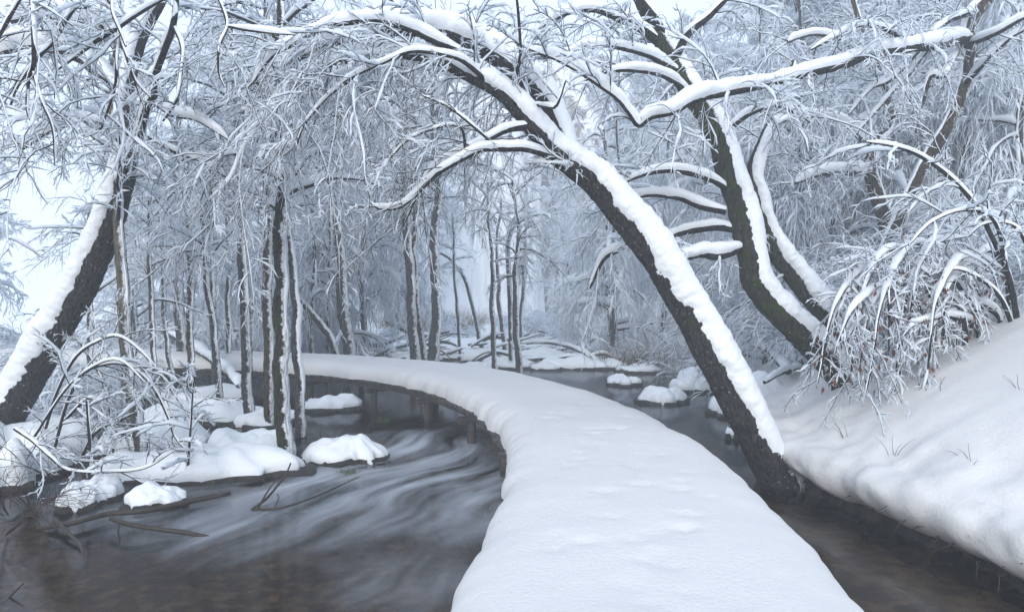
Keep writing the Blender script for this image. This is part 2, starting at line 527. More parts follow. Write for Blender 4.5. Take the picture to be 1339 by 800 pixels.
# crumbly, clumped face: the same bumps in every direction, strongest at the lip
soft = np.concatenate([np.ones(18), np.clip(1 - vv / 1.1, 0.12, 1)])[None]
b1 = fbm(G * 2.0 + 3, 3); b2 = fbm(G * 6.5 + 9, 3); b3 = vnoise(G * 24)
G[:, :, 0] -= soft * (0.09 * b1 + 0.045 * b2 + 0.008 * b3) * np.concatenate([np.ones(18), np.clip(1 - vv, 0, 1)])[None]
G[:, :, 2] += soft * (0.07 * b1 + 0.03 * b2 + 0.005 * b3)
bd = np.random.default_rng(14)
for k in range(70):                                             # clumps dropped from the boughs and the pits they left
    y0, v0 = bd.uniform(3.5, 9), bd.uniform(0.05, 2.6) ** 1.2; rad = bd.uniform(0.025, 0.07)
    dd = ((G[..., 1] - y0) / rad) ** 2 + ((G[..., 0] - np.interp(y0, uy, xo) - 0.3 - v0) / rad) ** 2
    G[:, 18:, 2] += (bd.choice([-1, 1]) * bd.uniform(0.01, 0.03) * np.exp(-dd))[:, 18:]
mb = MB(); mb.grid(G)
tag(mb.build('snow_bank', M_SNOW), kind='structure')

# dark earth and roots showing under the lip
zz = np.linspace(-0.35, 0.26, 22)
uy2 = np.concatenate([np.arange(-5, 2, 0.15), np.arange(2, 12, 0.03), np.arange(12, 30, 0.2)])
Y2, Z2 = np.meshgrid(uy2, zz, indexing='ij')
n = fbm(np.stack([Y2 * 4.2, Z2 * 7, 0 * Y2], -1), 4)
n2 = vnoise(np.stack([Y2 * 14, Z2 * 18, 0 * Y2 + 3], -1)) + 0.6 * vnoise(np.stack([Y2 * 30, Z2 * 36, 0 * Y2 + 5], -1))
mb = MB(); mb.grid(np.stack([bank_x(Y2) + 0.16 - 0.10 * np.clip((0.26 - Z2) * 2.4, 0, 1) + (0.15 * n + 0.06 * n2) * np.clip((0.34 - Z2) * 4, 0.1, 1) + 0.05, Y2, Z2 + 0.05 * n2 * np.clip((0.3 - Z2) * 4, 0, 1)], -1))
tag(mb.build('earth_bank', M_EARTH), kind='structure')

EARTH_OBJ = bpy.data.objects['earth_bank']
# ------------------------------------------------------------------ boardwalk
CL = np.array([(0.55, -3), (0.55, 0), (0.58, 1.6), (0.62, 3.0), (0.76, 4), (0.84, 5), (0.85, 6.2), (0.74, 7.4), (0.34, 9.2), (-0.38, 10.9), (-1.3, 12.3), (-2.6, 13.5), (-4.3, 14.5), (-6.5, 15.3), (-9.5, 15.9), (-14, 16.3), (-19, 16.4)])
cl = catmull(np.c_[CL, np.zeros(len(CL))], 0.04)
seg = np.r_[0, np.cumsum(np.linalg.norm(np.diff(cl[:, :2], axis=0), axis=1))]
LEN = seg[-1]
def walk(s):
    s = np.asarray(s, float)
    p = np.stack([np.interp(s, seg, cl[:, 0]), np.interp(s, seg, cl[:, 1])], -1)
    q = np.stack([np.interp(s + 0.15, seg, cl[:, 0]) - np.interp(s - 0.15, seg, cl[:, 0]), np.interp(s + 0.15, seg, cl[:, 1]) - np.interp(s - 0.15, seg, cl[:, 1])], -1)
    t = nrm(q)
    return p, t, np.stack([t[..., 1], -t[..., 0]], -1)        # point, forward, rightward
DECK = 0.50
board = thing('boardwalk', 'curving timber boardwalk on posts under deep untouched snow', 'boardwalk')
def box_mesh(name, sx, sy, sz, mat, jit=0.0):
    g = np.array([[x, y, z] for x in (-1, 1) for y in (-1, 1) for z in (-1, 1)], float) * [sx / 2, sy / 2, sz / 2]
    g += (np.random.default_rng(3).random(g.shape) - 0.5) * jit
    f = [(0, 1, 3, 2), (4, 6, 7, 5), (0, 4, 5, 1), (2, 3, 7, 6), (0, 2, 6, 4), (1, 5, 7, 3)]
    me = bpy.data.meshes.new(name); me.from_pydata(g.tolist(), [], f); me.materials.append(mat)
    return me
pm = [box_mesh('plank', 1.78 + 0.03 * i, 0.125, 0.04, M_WOOD, 0.012) for i in range(3)]
for s in np.arange(2.0, LEN - 0.5, 0.15):
    p, t, r = walk(s)
    o = link('plank', pm[rng.integers(3)], board)
    j = rng.normal(0, 0.018)
    o.location = (p[0] + r[0] * j, p[1] + r[1] * j, DECK - 0.02 + rng.normal(0, 0.003))
    o.rotation_euler = (rng.normal(0, 0.01), 0, math.atan2(r[1], r[0]) + rng.normal(0, 0.012))
def beam(name, a, b, w, h, parent):
    a, b = np.array(a), np.array(b); L = np.linalg.norm(b - a)
    o = link(name, box_mesh(name, L, w, h, M_WOOD, 0.01), parent)
    o.location = tuple((a + b) / 2); d = b - a
    o.rotation_euler = (0, -math.asin(d[2] / L), math.atan2(d[1], d[0]))
    return o
posts_s = np.arange(1.2, LEN - 0.5, 1.95)
def round_post(name, p, r, z0, z1, parent):
    q = MB(); zc = np.linspace(z0, z1, 10)
    P = np.stack([p[0] + 0.01 * n1(zc * 2, p[0]), p[1] + 0.01 * n1(zc * 2, p[1]), zc], -1)
    hero_rings(q, P, np.full(10, r), 10, 0.06)
    cap = np.full((1, 10), 0)
    return q.build(name, M_WOOD, parent)

def hero_rings(mb, P, R, k, amp, mat=0, freq=9.0, closed_tip=True):
    """a displaced bark tube along one path, frame carried without twist"""
    n = len(P)
    T = nrm(np.gradient(P, axis=0))
    S = np.zeros((n, 3)); s = np.cross(T[0], [0.2, 0.9, 0.3]); s /= np.linalg.norm(s)
    for i in range(n):
        s = s - (s @ T[i]) * T[i]; s /= np.linalg.norm(s); S[i] = s
    U = np.cross(S, T)
    a = np.arange(k) * 2 * np.pi / k
    D = np.cos(a)[:, None] * S[:, None] + np.sin(a)[:, None] * U[:, None]
    V = P[:, None] + D * R[:, None, None]
    nz = fbm(V * freq / 2.2, 3) + 0.5 * vnoise(V * freq * 2.4)
    V = P[:, None] + D * (R[:, None] * (1 + amp * nz))[..., None]
    V = np.concatenate([P[:1, None] + 0 * V[:1], V, P[-1:, None] + 0 * V[-1:]], 0)
    mb.rings(V[None], mat)

for i, s in enumerate(posts_s):
    p, t, r = walk(s)
    for sd in (-1, 1):
        q = p + r * sd * 0.74
        round_post('post', q, 0.062, -0.6, DECK - 0.05, board)
    a = p - r * 0.93 ; b = p + r * 0.93
    beam('cross_beam', (*a, DECK - 0.178), (*b, DECK - 0.178), 0.10, 0.085, board)
    if i + 1 < len(posts_s):
        for s0, s1 in ((s, (s + posts_s[i + 1]) / 2), ((s + posts_s[i + 1]) / 2, posts_s[i + 1])):
            p0, _, r0 = walk(s0); p1, _, r1 = walk(s1)
            for sd in (-1, 1):
                a = p0 + r0 * sd * 0.78; b = p1 + r1 * sd * 0.78
                beam('stringer', (*a, DECK - 0.087), (*b, DECK - 0.087), 0.07, 0.09, board)
# snow on the deck
ss = np.concatenate([np.arange(0.5, 16, 0.035), np.arange(16, LEN, 0.07)])
p, t, r = walk(ss)
cx = np.sin(np.linspace(-np.pi / 2, np.pi / 2, 62))
cz = np.clip(1 - np.abs(cx) ** 4.76, 0, 1) ** 0.375
def edge_noise(seed):
    return 0.075 * n1(ss * 1.5, seed) + 0.05 * n1(ss * 3.7, seed + 3) + 0.012 * n1(ss * 14, seed + 5)
Wr = np.interp(ss, [0, 6, 12], [1.0, 0.97, 0.90]) + edge_noise(1.0); Wl = np.interp(ss, [0, 6, 10], [0.94, 0.93, 0.86]) + edge_noise(21.0)
Wd = np.where(cx[None] > 0, Wr[:, None], Wl[:, None])
off = cx[None] * Wd
tops = 0.27 + 0.02 * n1(ss * 0.45, 31, 1)
XY = p[:, None] + r[:, None] * off[..., None]
q3 = np.concatenate([XY, 0 * XY[..., :1]], -1)
z = DECK + 0.003 + tops[:, None] * cz[None] + 0.02 * fbm(q3 * 1.3, 3) * np.clip(cz, 0, 1) + 0.012 * fbm(q3 * 9 + 4, 3) * np.clip(1.2 - cz, 0, 1) - 0.05 * np.clip(np.abs(off) - 0.62, 0, 1)
# a few old, half-filled footprints and pock marks
dr = np.random.default_rng(8)
for k in range(130):
    s0 = dr.uniform(3.2, 11); o0 = dr.uniform(-0.5, 0.5); rad = dr.uniform(0.03, 0.06); dep = dr.uniform(0.006, 0.02) * dr.choice([1, 1, -0.6])
    dd = ((ss[:, None] - s0) / rad) ** 2 + ((off - o0) / rad) ** 2
    z -= dep * np.exp(-dd) * (cz[None] > 0.5)
for k in range(9):
    s0 = 5.3 + k * 0.72; o0 = 0.12 * (-1) ** k + dr.normal(0, 0.05)
    dd = ((ss[:, None] - s0) / 0.16) ** 2 + ((off - o0) / 0.08) ** 2
    z -= 0.016 * np.exp(-dd) * (cz[None] > 0.5)
mb = MB(); mb.grid(np.stack([XY[..., 0], XY[..., 1], z], -1))
mb.build('snow_cover', M_SNOW, board)

# ------------------------------------------------------------------ branches and twigs
def grow(P0, D0, L, n, grav, wander):
    P = [P0]; d = D0.copy(); st = (L / (n - 1))[:, None]
    for i in range(1, n):
        d = d + wander * rng.normal(size=d.shape)
        d[:, 2] -= grav * st[:, 0] * (0.5 + i / n)
        d = nrm(d)
        P.append(P[-1] + d * st)
    return np.stack(P, 1)

def spawn(P, c, t0, t1, a0, a1, up=0.0):
    """c seeds on each of the M paths of P (M, n, 3): position, direction, t"""
    M, n = P.shape[:2]
    t = t0 + (t1 - t0) * (np.arange(c)[None] + rng.random((M, c))) / c
    f = t * (n - 1); i = np.minimum(f.astype(int), n - 2); w = (f - i)[..., None]
    m = np.arange(M)[:, None]
    A, B = P[m, i], P[m, i + 1]
    T = nrm(B - A)
    v = rng.normal(size=T.shape); v[..., 2] += up
    v = nrm(v - (v * T).sum(-1, keepdims=True) * T)
    a = rng.uniform(a0, a1, t.shape)[..., None]
    D = np.cos(a) * T + np.sin(a) * v
    return (A * (1 - w) + B * w).reshape(-1, 3), nrm(D).reshape(-1, 3), t.reshape(-1)

def taper(M, n, r0, r1):
    r0 = np.broadcast_to(np.asarray(r0, float).reshape(-1, 1), (M, 1))
    return r0 + (r1 - r0) * np.linspace(0, 1, n)[None]

def layer(mb, P0, D0, L, n, grav, wander, r0, r1, snow, kb=3, ks=4):
    P = grow(P0, D0, L, n, grav, wander)
    R = taper(len(P), n, r0, r1)
    if kb:
        mb.tube(P, R, kb, 0)
    if snow:
        mb.snow(P, R, snow, ks, 1)
    return P

def seeds_on(P, dens, t0=0.0, t1=1.0, a0=0.5, a1=1.2, up=0.2):
    L = np.linalg.norm(np.diff(P, axis=0), axis=1).sum()
    c = max(1, int(L * dens * (t1 - t0)))
    return spawn(P[None], c, t0, t1, a0, a1, up)[:2]

def snow_strip(mb, P, R, th, ang=1.15, up=(0, 0, 1), seed=0.0, rag=0.35, mat=0, nt_=13, skip=0.0, plaster=False):
    """snow lying along the upper side of a limb, ragged at its edges and broken here and there"""
    T = nrm(np.gradient(P, axis=0))
    up = nrm(np.array(up, float))
    U = nrm(up - (T @ up)[:, None] * T); S = np.cross(T, U)
    s = np.r_[0, np.cumsum(np.linalg.norm(np.diff(P, axis=0), axis=1))]
    hz = np.sqrt(np.clip(1 - T[:, 2] ** 2, 0, 1))
    lie = 0.5 + 0.5 * hz if plaster else np.clip(hz * 1.25 - 0.2, 0.12, 1)
    wide = ang * np.clip(1 + 0.45 * n1(s * 1.1, seed + 3) - (skip * 2.2 * np.clip(n1(s * 0.8, seed + 50) + 0.35, 0, 1)), 0.04 if skip > 0.4 else 0.25, 1.5)
    if not plaster:
        wide = wide * (0.55 + 0.45 * lie)
    thick = th * lie * np.clip(1 + 0.6 * n1(s * 1.4, seed + 30) + 0.2 * n1(s * 5, seed + 33), 0.3, 1.6)
    thick = thick * np.clip(wide / ang * 2.2, 0, 1)
    if plaster:
        thick = thick * np.clip(R / 0.07, 0.2, 1)
    thick = thick * np.clip(np.minimum(s / (0.1 if plaster else 0.4), (s[-1] - s) / 0.12), 0, 1)
    if plaster:
        thick = thick * np.clip((P[:, 2] - 0.2) / 0.7, 0, 1) - 0.3 * R * (P[:, 2] < 0.2)
    x = np.linspace(-1, 1, nt_)
    A = x[None] * np.minimum(wide * 1.5, 2.6)[:, None]
    Dv = np.sin(A)[..., None] * S[:, None] + np.cos(A)[..., None] * U[:, None]
    V = P[:, None] + R[:, None, None] * Dv
    o = np.array([seed, 0, 0])
    f = 1 - (np.abs(A) / wide[:, None]) ** 1.6 + rag * (1.1 * fbm(V * 4 + o, 2) + 0.4 * vnoise(V * 11 + o) + 0.35 * vnoise(V * 30 + o))
    body = np.clip(f * 1.35, 0, 1) ** 0.85
    lump = 1 + 0.22 * fbm(V * 8 + o, 3) + 0.10 * vnoise(V * 33 + o)
    rad = R[:, None] * np.where(f > -0.15, 0.97, 0.85) + thick[:, None] * body * lump
    rad[:, 0] = R * 0.7; rad[:, -1] = R * 0.7
    mb.grid(P[:, None] + rad[..., None] * Dv, mat)

_seed = [0.0]
def limb(parent, name, pts, bark, k=8, th=0.05, ang=1.2, up=(0, 0, 1), step=0.05, wig=0.02, amp=0.1, rag=0.4, skip=0.0, snow=True, snow_name='snow_ridge', plaster=False):
    P, R = px_path(pts, step, wig)
    _seed[0] += 7.31
    m = MB(); hero_rings(m, P, R, k, amp); o = m.build(name, bark, parent)
    if snow:
        m = MB(); snow_strip(m, P, R, th, ang, up, _seed[0], rag, 0, 33 if R.max() > 0.12 else 15 if R.max() > 0.03 else 9, skip, plaster); m.build(snow_name, M_SNOWT, o)
    return P, R, o

def twig_crown(name, parent, seedlist, L0, lv2, lv3, grav=(0.9, 1.4, 1.2), r=(0.007, 0.0042, 0.0026), s=(0.016, 0.0105, 0.0074), mats=None, n=(8, 5, 3), cut=None, lens=(0.5, 0.5)):
    """three generations of snow-coated twigs grown from seeds on the limbs; one countless mass"""
    P0 = np.concatenate([x[0] for x in seedlist]); D0 = np.concatenate([x[1] for x in seedlist])
    m = MB()
    L = rng.uniform(*L0, len(P0))
    P = layer(m, P0, D0, L, n[0], grav[0], 0.16, r[0], r[1] * 0.7, s[0], 4, 5)
    if lv2:
        q, d, t = spawn(P, lv2, 0.12, 0.98, 0.4, 1.1, 0.1)
        l2 = np.repeat(L, lv2) * lens[0] * rng.uniform(0.4, 1.1, len(q)) * (1.1 - 0.6 * t)
        P2 = layer(m, q, d, l2, n[1], grav[1], 0.16, r[1], r[2] * 0.7, s[1], 3, 3)
        if lv3:
            q, d, t = spawn(P2, lv3, 0.1, 0.95, 0.4, 1.1, 0.0)
            l3 = np.repeat(l2, lv3) * lens[1] * rng.uniform(0.4, 1.2, len(q))
            layer(m, q, d, l3, n[2], grav[2], 0.15, r[2], 0.0015, s[2], 0 if s[2] > 0.005 else 3, 3)
    o = m.build(name, mats or [M_TWIG, M_TSNOW], parent)
    o['kind'] = 'stuff'
    return o

# ---- the great arching tree that leans over the boardwalk
A = thing('leaning_tree', 'large black-barked tree leaning from the bank and arching over the boardwalk', 'tree')
PA, RA, ta = limb(A, 'trunk', [(1045, 668, 7.55, 85), (1018, 622, 7.55, 56.7), (985, 560, 7.5, 49.6), (945, 485, 7.45, 47), (900, 405, 7.4, 44.3), (858, 335, 7.3, 43.4), (815, 279, 7.25, 40.7), (775, 236, 7.2, 35.4), (728, 198, 7.1, 31.9), (697, 164, 7.0, 27.4), (660, 124, 6.95, 23), (622, 103, 6.9, 19.4), (575, 79, 6.9, 16), (535, 72, 6.9, 13.3), (491, 74, 6.85, 10.6), (440, 81, 6.8, 8.9), (412, 91, 6.8, 8), (371, 118, 6.8, 7.1), (338, 159, 6.8, 5.7), (314, 196, 6.8, 4.4), (297, 235, 6.8, 3.1), (272, 262, 6.8, 2.2)],
                  M_BARKA, 18, 0.09, 1.25, (0.6, -0.5, 0.7), 0.018, 0.02, 0.09, 0.42, 0.12, True, 'snow_ridge', True)
Abr = []
for pts, th in [
    ([(742, 200, 7.3, 34), (728, 168, 7.4, 33), (700, 118, 7.5, 30), (660, 83, 7.6, 26), (625, 62, 7.7, 22), (590, 47, 7.7, 20), (545, 40, 7.7, 16), (500, 42, 7.7, 13), (450, 52, 7.7, 10), (400, 72, 7.7, 7), (360, 95, 7.7, 4)], 0.17),
    ([(600, 66, 6.9, 13), (567, 52, 6.8, 11), (531, 36, 6.75, 10), (494, 27, 6.7, 9), (445, 31, 6.7, 8), (412, 43, 6.7, 7), (380, 60, 6.7, 6), (355, 75, 6.7, 4), (330, 110, 6.7, 3)], 0.07),
    ([(722, 203, 7.0, 13), (690, 194, 6.8, 11), (656, 194, 6.7, 10), (629, 196, 6.6, 9), (602, 208, 6.5, 8), (575, 223, 6.4, 7.5), (551, 245, 6.4, 6.5), (524, 270, 6.4, 5), (495, 272, 6.4, 3.5), (483, 262, 6.4, 2)], 0.04),
    ([(700, 165, 7.0, 13), (680, 167, 6.9, 11), (659, 172, 6.8, 9), (629, 189, 6.7, 8), (588, 209, 6.6, 6), (560, 228, 6.6, 4), (530, 290, 6.6, 2)], 0.05),
    ([(649, 193, 6.7, 4), (622, 169, 6.5, 3.6), (589, 142, 6.4, 3), (551, 125, 6.3, 2)], 0.02),
    ([(610, 205, 6.6, 4), (599, 165, 6.5, 3.5), (541, 179, 6.4, 3), (501, 216, 6.4, 2)], 0.02),
    ([(670, 118, 6.9, 5), (680, 80, 6.7, 4.5), (681, 50, 6.6, 4), (676, 0, 6.5, 3.5), (670, -40, 6.5, 2)], 0.012),
    ([(700, 135, 7.0, 6), (716, 140, 6.6, 5), (728, 138, 6.5, 4), (740, 105, 6.5, 3)], 0.03),
    ([(640, 110, 6.9, 8), (615, 86, 6.7, 7), (590, 74, 6.6, 6), (540, 68, 6.5, 5), (500, 84, 6.4, 4), (455, 105, 6.4, 3), (440, 118, 6.4, 2)], 0.04),
    ([(560, 52, 7.7, 10), (540, 30, 7.9, 8), (522, 12, 8.0, 7), (490, -25, 8.1, 5)], 0.05),
    ([(500, 74, 6.85, 6), (465, 100, 6.6, 5), (430, 125, 6.5, 4), (400, 160, 6.4, 3), (385, 200, 6.4, 2)], 0.03),
]:
    P, R, o = limb(A, 'branch', pts, M_BARK, 7, th, 1.25, (0.05, 0, 1), 0.04, 0.015)
    Abr.append(P)
twig_crown('bare_twigs', A, [seeds_on(P, 7, 0.25, 1.0, 0.3, 0.9) for P in Abr[2:6]], (0.25, 0.9), 6, 3, (0.8, 1.2, 1.2), (0.005, 0.0035, 0.0025), (0.004, 0.003, 0.002))
sd = [seeds_on(P, 4.5, 0.1, 1.0) for P in Abr[:2] + Abr[8:]] + [seeds_on(PA[len(PA) * 45 // 100:], 4.5)] + [seeds_on(P, 2, 0.3) for P in Abr[2:8]]
twig_crown('twigs', A, sd, (0.35, 1.3), 10, 6)

hang = [seeds_on(PA[len(PA) * 55 // 100:], 9, 0.0, 0.95, 0.8, 1.5, -0.6), seeds_on(Abr[0], 9, 0.2, 1, 0.8, 1.5, -0.6), seeds_on(Abr[1], 7, 0.1, 1, 0.8, 1.5, -0.6), seeds_on(Abr[8], 6, 0.1, 1, 0.8, 1.5, -0.6), seeds_on(Abr[10], 6, 0.1, 1, 0.8, 1.5, -0.6)]
twig_crown('hanging_twigs', A, hang, (0.5, 1.9), 12, 6, (1.8, 2.2, 2.0), (0.0045, 0.003, 0.002), (0.0115, 0.0092, 0.0072), lens=(0.28, 0.5))

# ---- the second leaning tree with its twin stem
B = thing('leaning_tree', 'twin-stemmed dark tree with crooked trunk leaning on the snowy bank behind the arching tree', 'tree')
PB, RB, tb = limb(B, 'trunk', [(1125, 530, 8.6, 44), (1104, 500, 8.6, 38.7), (1066, 455, 8.6, 37), (1024, 413, 8.6, 37), (994, 375, 8.6, 37), (982, 332, 8.6, 35.2), (974, 295, 8.65, 35.2), (966, 260, 8.7, 33.4), (954, 226, 8.75, 31.7), (944, 194, 8.8, 29.9), (930, 160, 8.85, 28.2), (908, 130, 8.9, 26.4), (888, 97, 9.0, 23.8), (868, 60, 9.1, 20.2), (850, 25, 9.2, 16.7), (828, -15, 9.3, 13.2), (800, -60, 9.4, 7.9)],
                  M_BARKM, 16, 0.09, 1.0, (0.9, -0.45, 0.5), 0.018, 0.03, 0.12, 0.4, 0.2, True, 'snow_ridge', True)
Bbr = []
P2, R2, o = limb(B, 'second_stem', [(1135, 500, 9.0, 34), (1108, 446, 9.1, 30.6), (1075, 405, 9.15, 28.9), (1044, 366, 9.2, 27.2), (1020, 336, 9.2, 25.5), (1002, 300, 9.2, 23.8), (990, 262, 9.2, 22.1), (985, 225, 9.2, 17), (1000, 180, 9.3, 11.9), (1025, 130, 9.4, 8.5), (1040, 80, 9.5, 5.1)],
                 M_BARKM, 14, 0.10, 1.35, (0.6, -0.6, 0.6), 0.018, 0.03, 0.12, 0.4, 0.3, True, 'snow_ridge', True)
Bbr.append(P2)
for pts, th in [
    ([(970, 322, 8.6, 16), (940, 334, 8.4, 14), (918, 333, 8.3, 11), (899, 337, 8.2, 8), (880, 345, 8.1, 5), (866, 358, 8.1, 2.5)], 0.11),
    ([(972, 300, 8.6, 14), (940, 296, 8.8, 12), (905, 301, 9.0, 10), (870, 310, 9.2, 8), (835, 312, 9.3, 8), (808, 326, 9.4, 8), (788, 339, 9.4, 7), (771, 376, 9.4, 4)], 0.06),
    ([(955, 248, 8.7, 10), (925, 232, 8.6, 9), (889, 223, 8.6, 8), (850, 226, 8.6, 6), (815, 240, 8.6, 4), (790, 262, 8.6, 3)], 0.055),
    ([(950, 275, 8.7, 12), (915, 268, 8.8, 11), (885, 258, 8.9, 9), (840, 255, 9, 7), (800, 268, 9, 4)], 0.06),
    ([(862, 58, 9.1, 12), (835, 37, 9.0, 11), (805, 24, 9.0, 9), (778, 13, 8.9, 8), (740, 18, 8.9, 6), (700, 40, 8.9, 4)], 0.07),
    ([(868, 45, 9.1, 12), (858, 25, 9.0, 10), (838, 0, 9.0, 9), (815, -30, 9.0, 6)], 0.07),
    ([(880, 80, 9.0, 12), (900, 45, 8.8, 10), (930, 20, 8.7, 8), (960, -10, 8.7, 6)], 0.05),
    ([(905, 125, 8.9, 10), (870, 100, 8.6, 8), (830, 92, 8.4, 7), (790, 95, 8.3, 5), (755, 110, 8.2, 3)], 0.06),
    ([(940, 180, 8.8, 9), (980, 150, 8.6, 7), (1020, 140, 8.5, 5), (1060, 160, 8.5, 3)], 0.05),
    ([(890, 96, 9.0, 10), (850, 75, 8.7, 8), (810, 62, 8.5, 7), (765, 60, 8.4, 5), (730, 78, 8.4, 3)], 0.06),
]:
    P, R, o = limb(B, 'branch', pts, M_BARK, 7, th, 1.3, (0.05, 0, 1), 0.045, 0.02)
    Bbr.append(P)
twig_crown('twigs', B, [seeds_on(P, 4.5, 0.15) for P in Bbr] + [seeds_on(PB[len(PB) * 6 // 10:], 4)], (0.35, 1.25), 10, 6)

# ---- reddish tree on the slope that sends one long snowy limb across
D_ = thing('slope_tree', 'russet-barked tree on the slope with one long snow-topped limb reaching across', 'tree')
PD, RD, o = limb(D_, 'trunk', [(1150, 345, 11.4, 18), (1175, 285, 11.2, 16), (1203, 226, 11, 15), (1216, 206, 11, 15), (1233, 176, 10.8, 15), (1250, 142, 10.7, 15), (1262, 105, 10.6, 15), (1265, 72, 10.5, 17), (1266, 38, 10.4, 18), (1272, 18, 10.4, 18), (1292, -5, 10.4, 16), (1320, -50, 10.4, 10)],
                 M_BARKB, 10, 0.06, 0.9, (-0.5, -0.2, 0.8), 0.04, 0.03, 0.1, 0.4, 0.3)
Dbr = []
for pts, th in [
    ([(1264, 50, 10.4, 16), (1230, 57, 9.6, 15), (1190, 62, 9.0, 14), (1139, 71, 8.4, 13), (1105, 83, 8.1, 13), (1051, 98, 7.8, 12), (1000, 110, 7.5, 11.5), (943, 122, 7.3, 11), (909, 130, 7.1, 10), (880, 146, 7.0, 9), (852, 153, 7.0, 8), (835, 165, 7.0, 6.5), (822, 148, 6.9, 5), (805, 128, 6.8, 4.6), (761, 98, 6.7, 4.2), (727, 79, 6.6, 3.5), (690, 64, 6.6, 2.5)], 0.09),
    ([(1255, 60, 10.4, 8), (1235, 100, 10.0, 7), (1216, 101, 10, 6), (1203, 145, 10, 5), (1196, 170, 10, 3)], 0.05),
    ([(1192, 62, 9.0, 7), (1170, 42, 8.6, 6), (1128, 34, 8.4, 5), (1090, 50, 8.3, 4), (1060, 66, 8.3, 2.5)], 0.05),
    ([(1262, 60, 10.4, 8), (1300, 45, 9.8, 7), (1340, 22, 9.5, 6), (1380, 0, 9.5, 4)], 0.06),
    ([(1275, 15, 10.4, 9), (1230, 35, 9.8, 7), (1170, 100, 9.4, 6), (1140, 116, 9.3, 4), (1110, 150, 9.2, 2.5)], 0.04),
    ([(1264, 48, 10.4, 7), (1225, 52, 10, 6), (1190, 95, 9.8, 5), (1150, 140, 9.6, 4), (1120, 175, 9.5, 2)], 0.04),
    ([(1260, 110, 10.6, 8), (1290, 80, 10, 6), (1320, 50, 9.8, 5), (1345, 35, 9.8, 4)], 0.05),
]:
    P, R, o = limb(D_, 'branch', pts, M_BARK, 7, th, 1.25, (0.0, 0, 1), 0.045, 0.02)
    Dbr.append(P)
twig_crown('twigs', D_, [seeds_on(P, 4.5, 0.1) for P in Dbr] + [seeds_on(PD[len(PD) // 2:], 4)], (0.3, 1.25), 10, 6)

# ---- mossy brown tree on the slope
E_ = thing('slope_tree', 'short mossy brown trunk with snow-buried limbs on the slope above the leafy shrub', 'tree')
PE, RE, o = limb(E_, 'trunk', [(1178, 362, 12.4, 24), (1173, 330, 12.2, 23), (1160, 290, 12, 21), (1148, 255, 12, 18), (1138, 218, 12, 16), (1146, 190, 12, 13), (1162, 165, 12, 11), (1163, 138, 12, 10), (1155, 110, 12, 9), (1140, 70, 12, 8), (1120, 20, 12, 6), (1105, -30, 12, 4)],
                 M_BARKB, 10, 0.07, 0.9, (0.7, -0.3, 0.7), 0.05, 0.03)
Ebr = []
for pts, th in [([(1140, 222, 12, 12), (1110, 224, 11.7, 10), (1078, 226, 11.5, 8), (1040, 240, 11.4, 5)], 0.1),
                ([(1150, 100, 12, 8), (1110, 60, 11.6, 6), (1070, 45, 11.5, 5), (1030, 55, 11.4, 3)], 0.08),
                ([(1163, 160, 12, 8), (1200, 120, 11.8, 6), (1240, 105, 11.7, 4)], 0.07),
                ([(1144, 200, 12, 8), (1100, 160, 11.6, 6), (1050, 150, 11.5, 5), (1010, 165, 11.4, 3)], 0.08)]:
    P, R, o = limb(E_, 'branch', pts, M_BARKG, 7, th, 1.3, (0, 0, 1), 0.05, 0.02)
    Ebr.append(P)
twig_crown('twigs', E_, [seeds_on(P, 6, 0.1) for P in Ebr] + [seeds_on(PE[len(PE) // 2:], 5)], (0.4, 1.5), 10, 6)

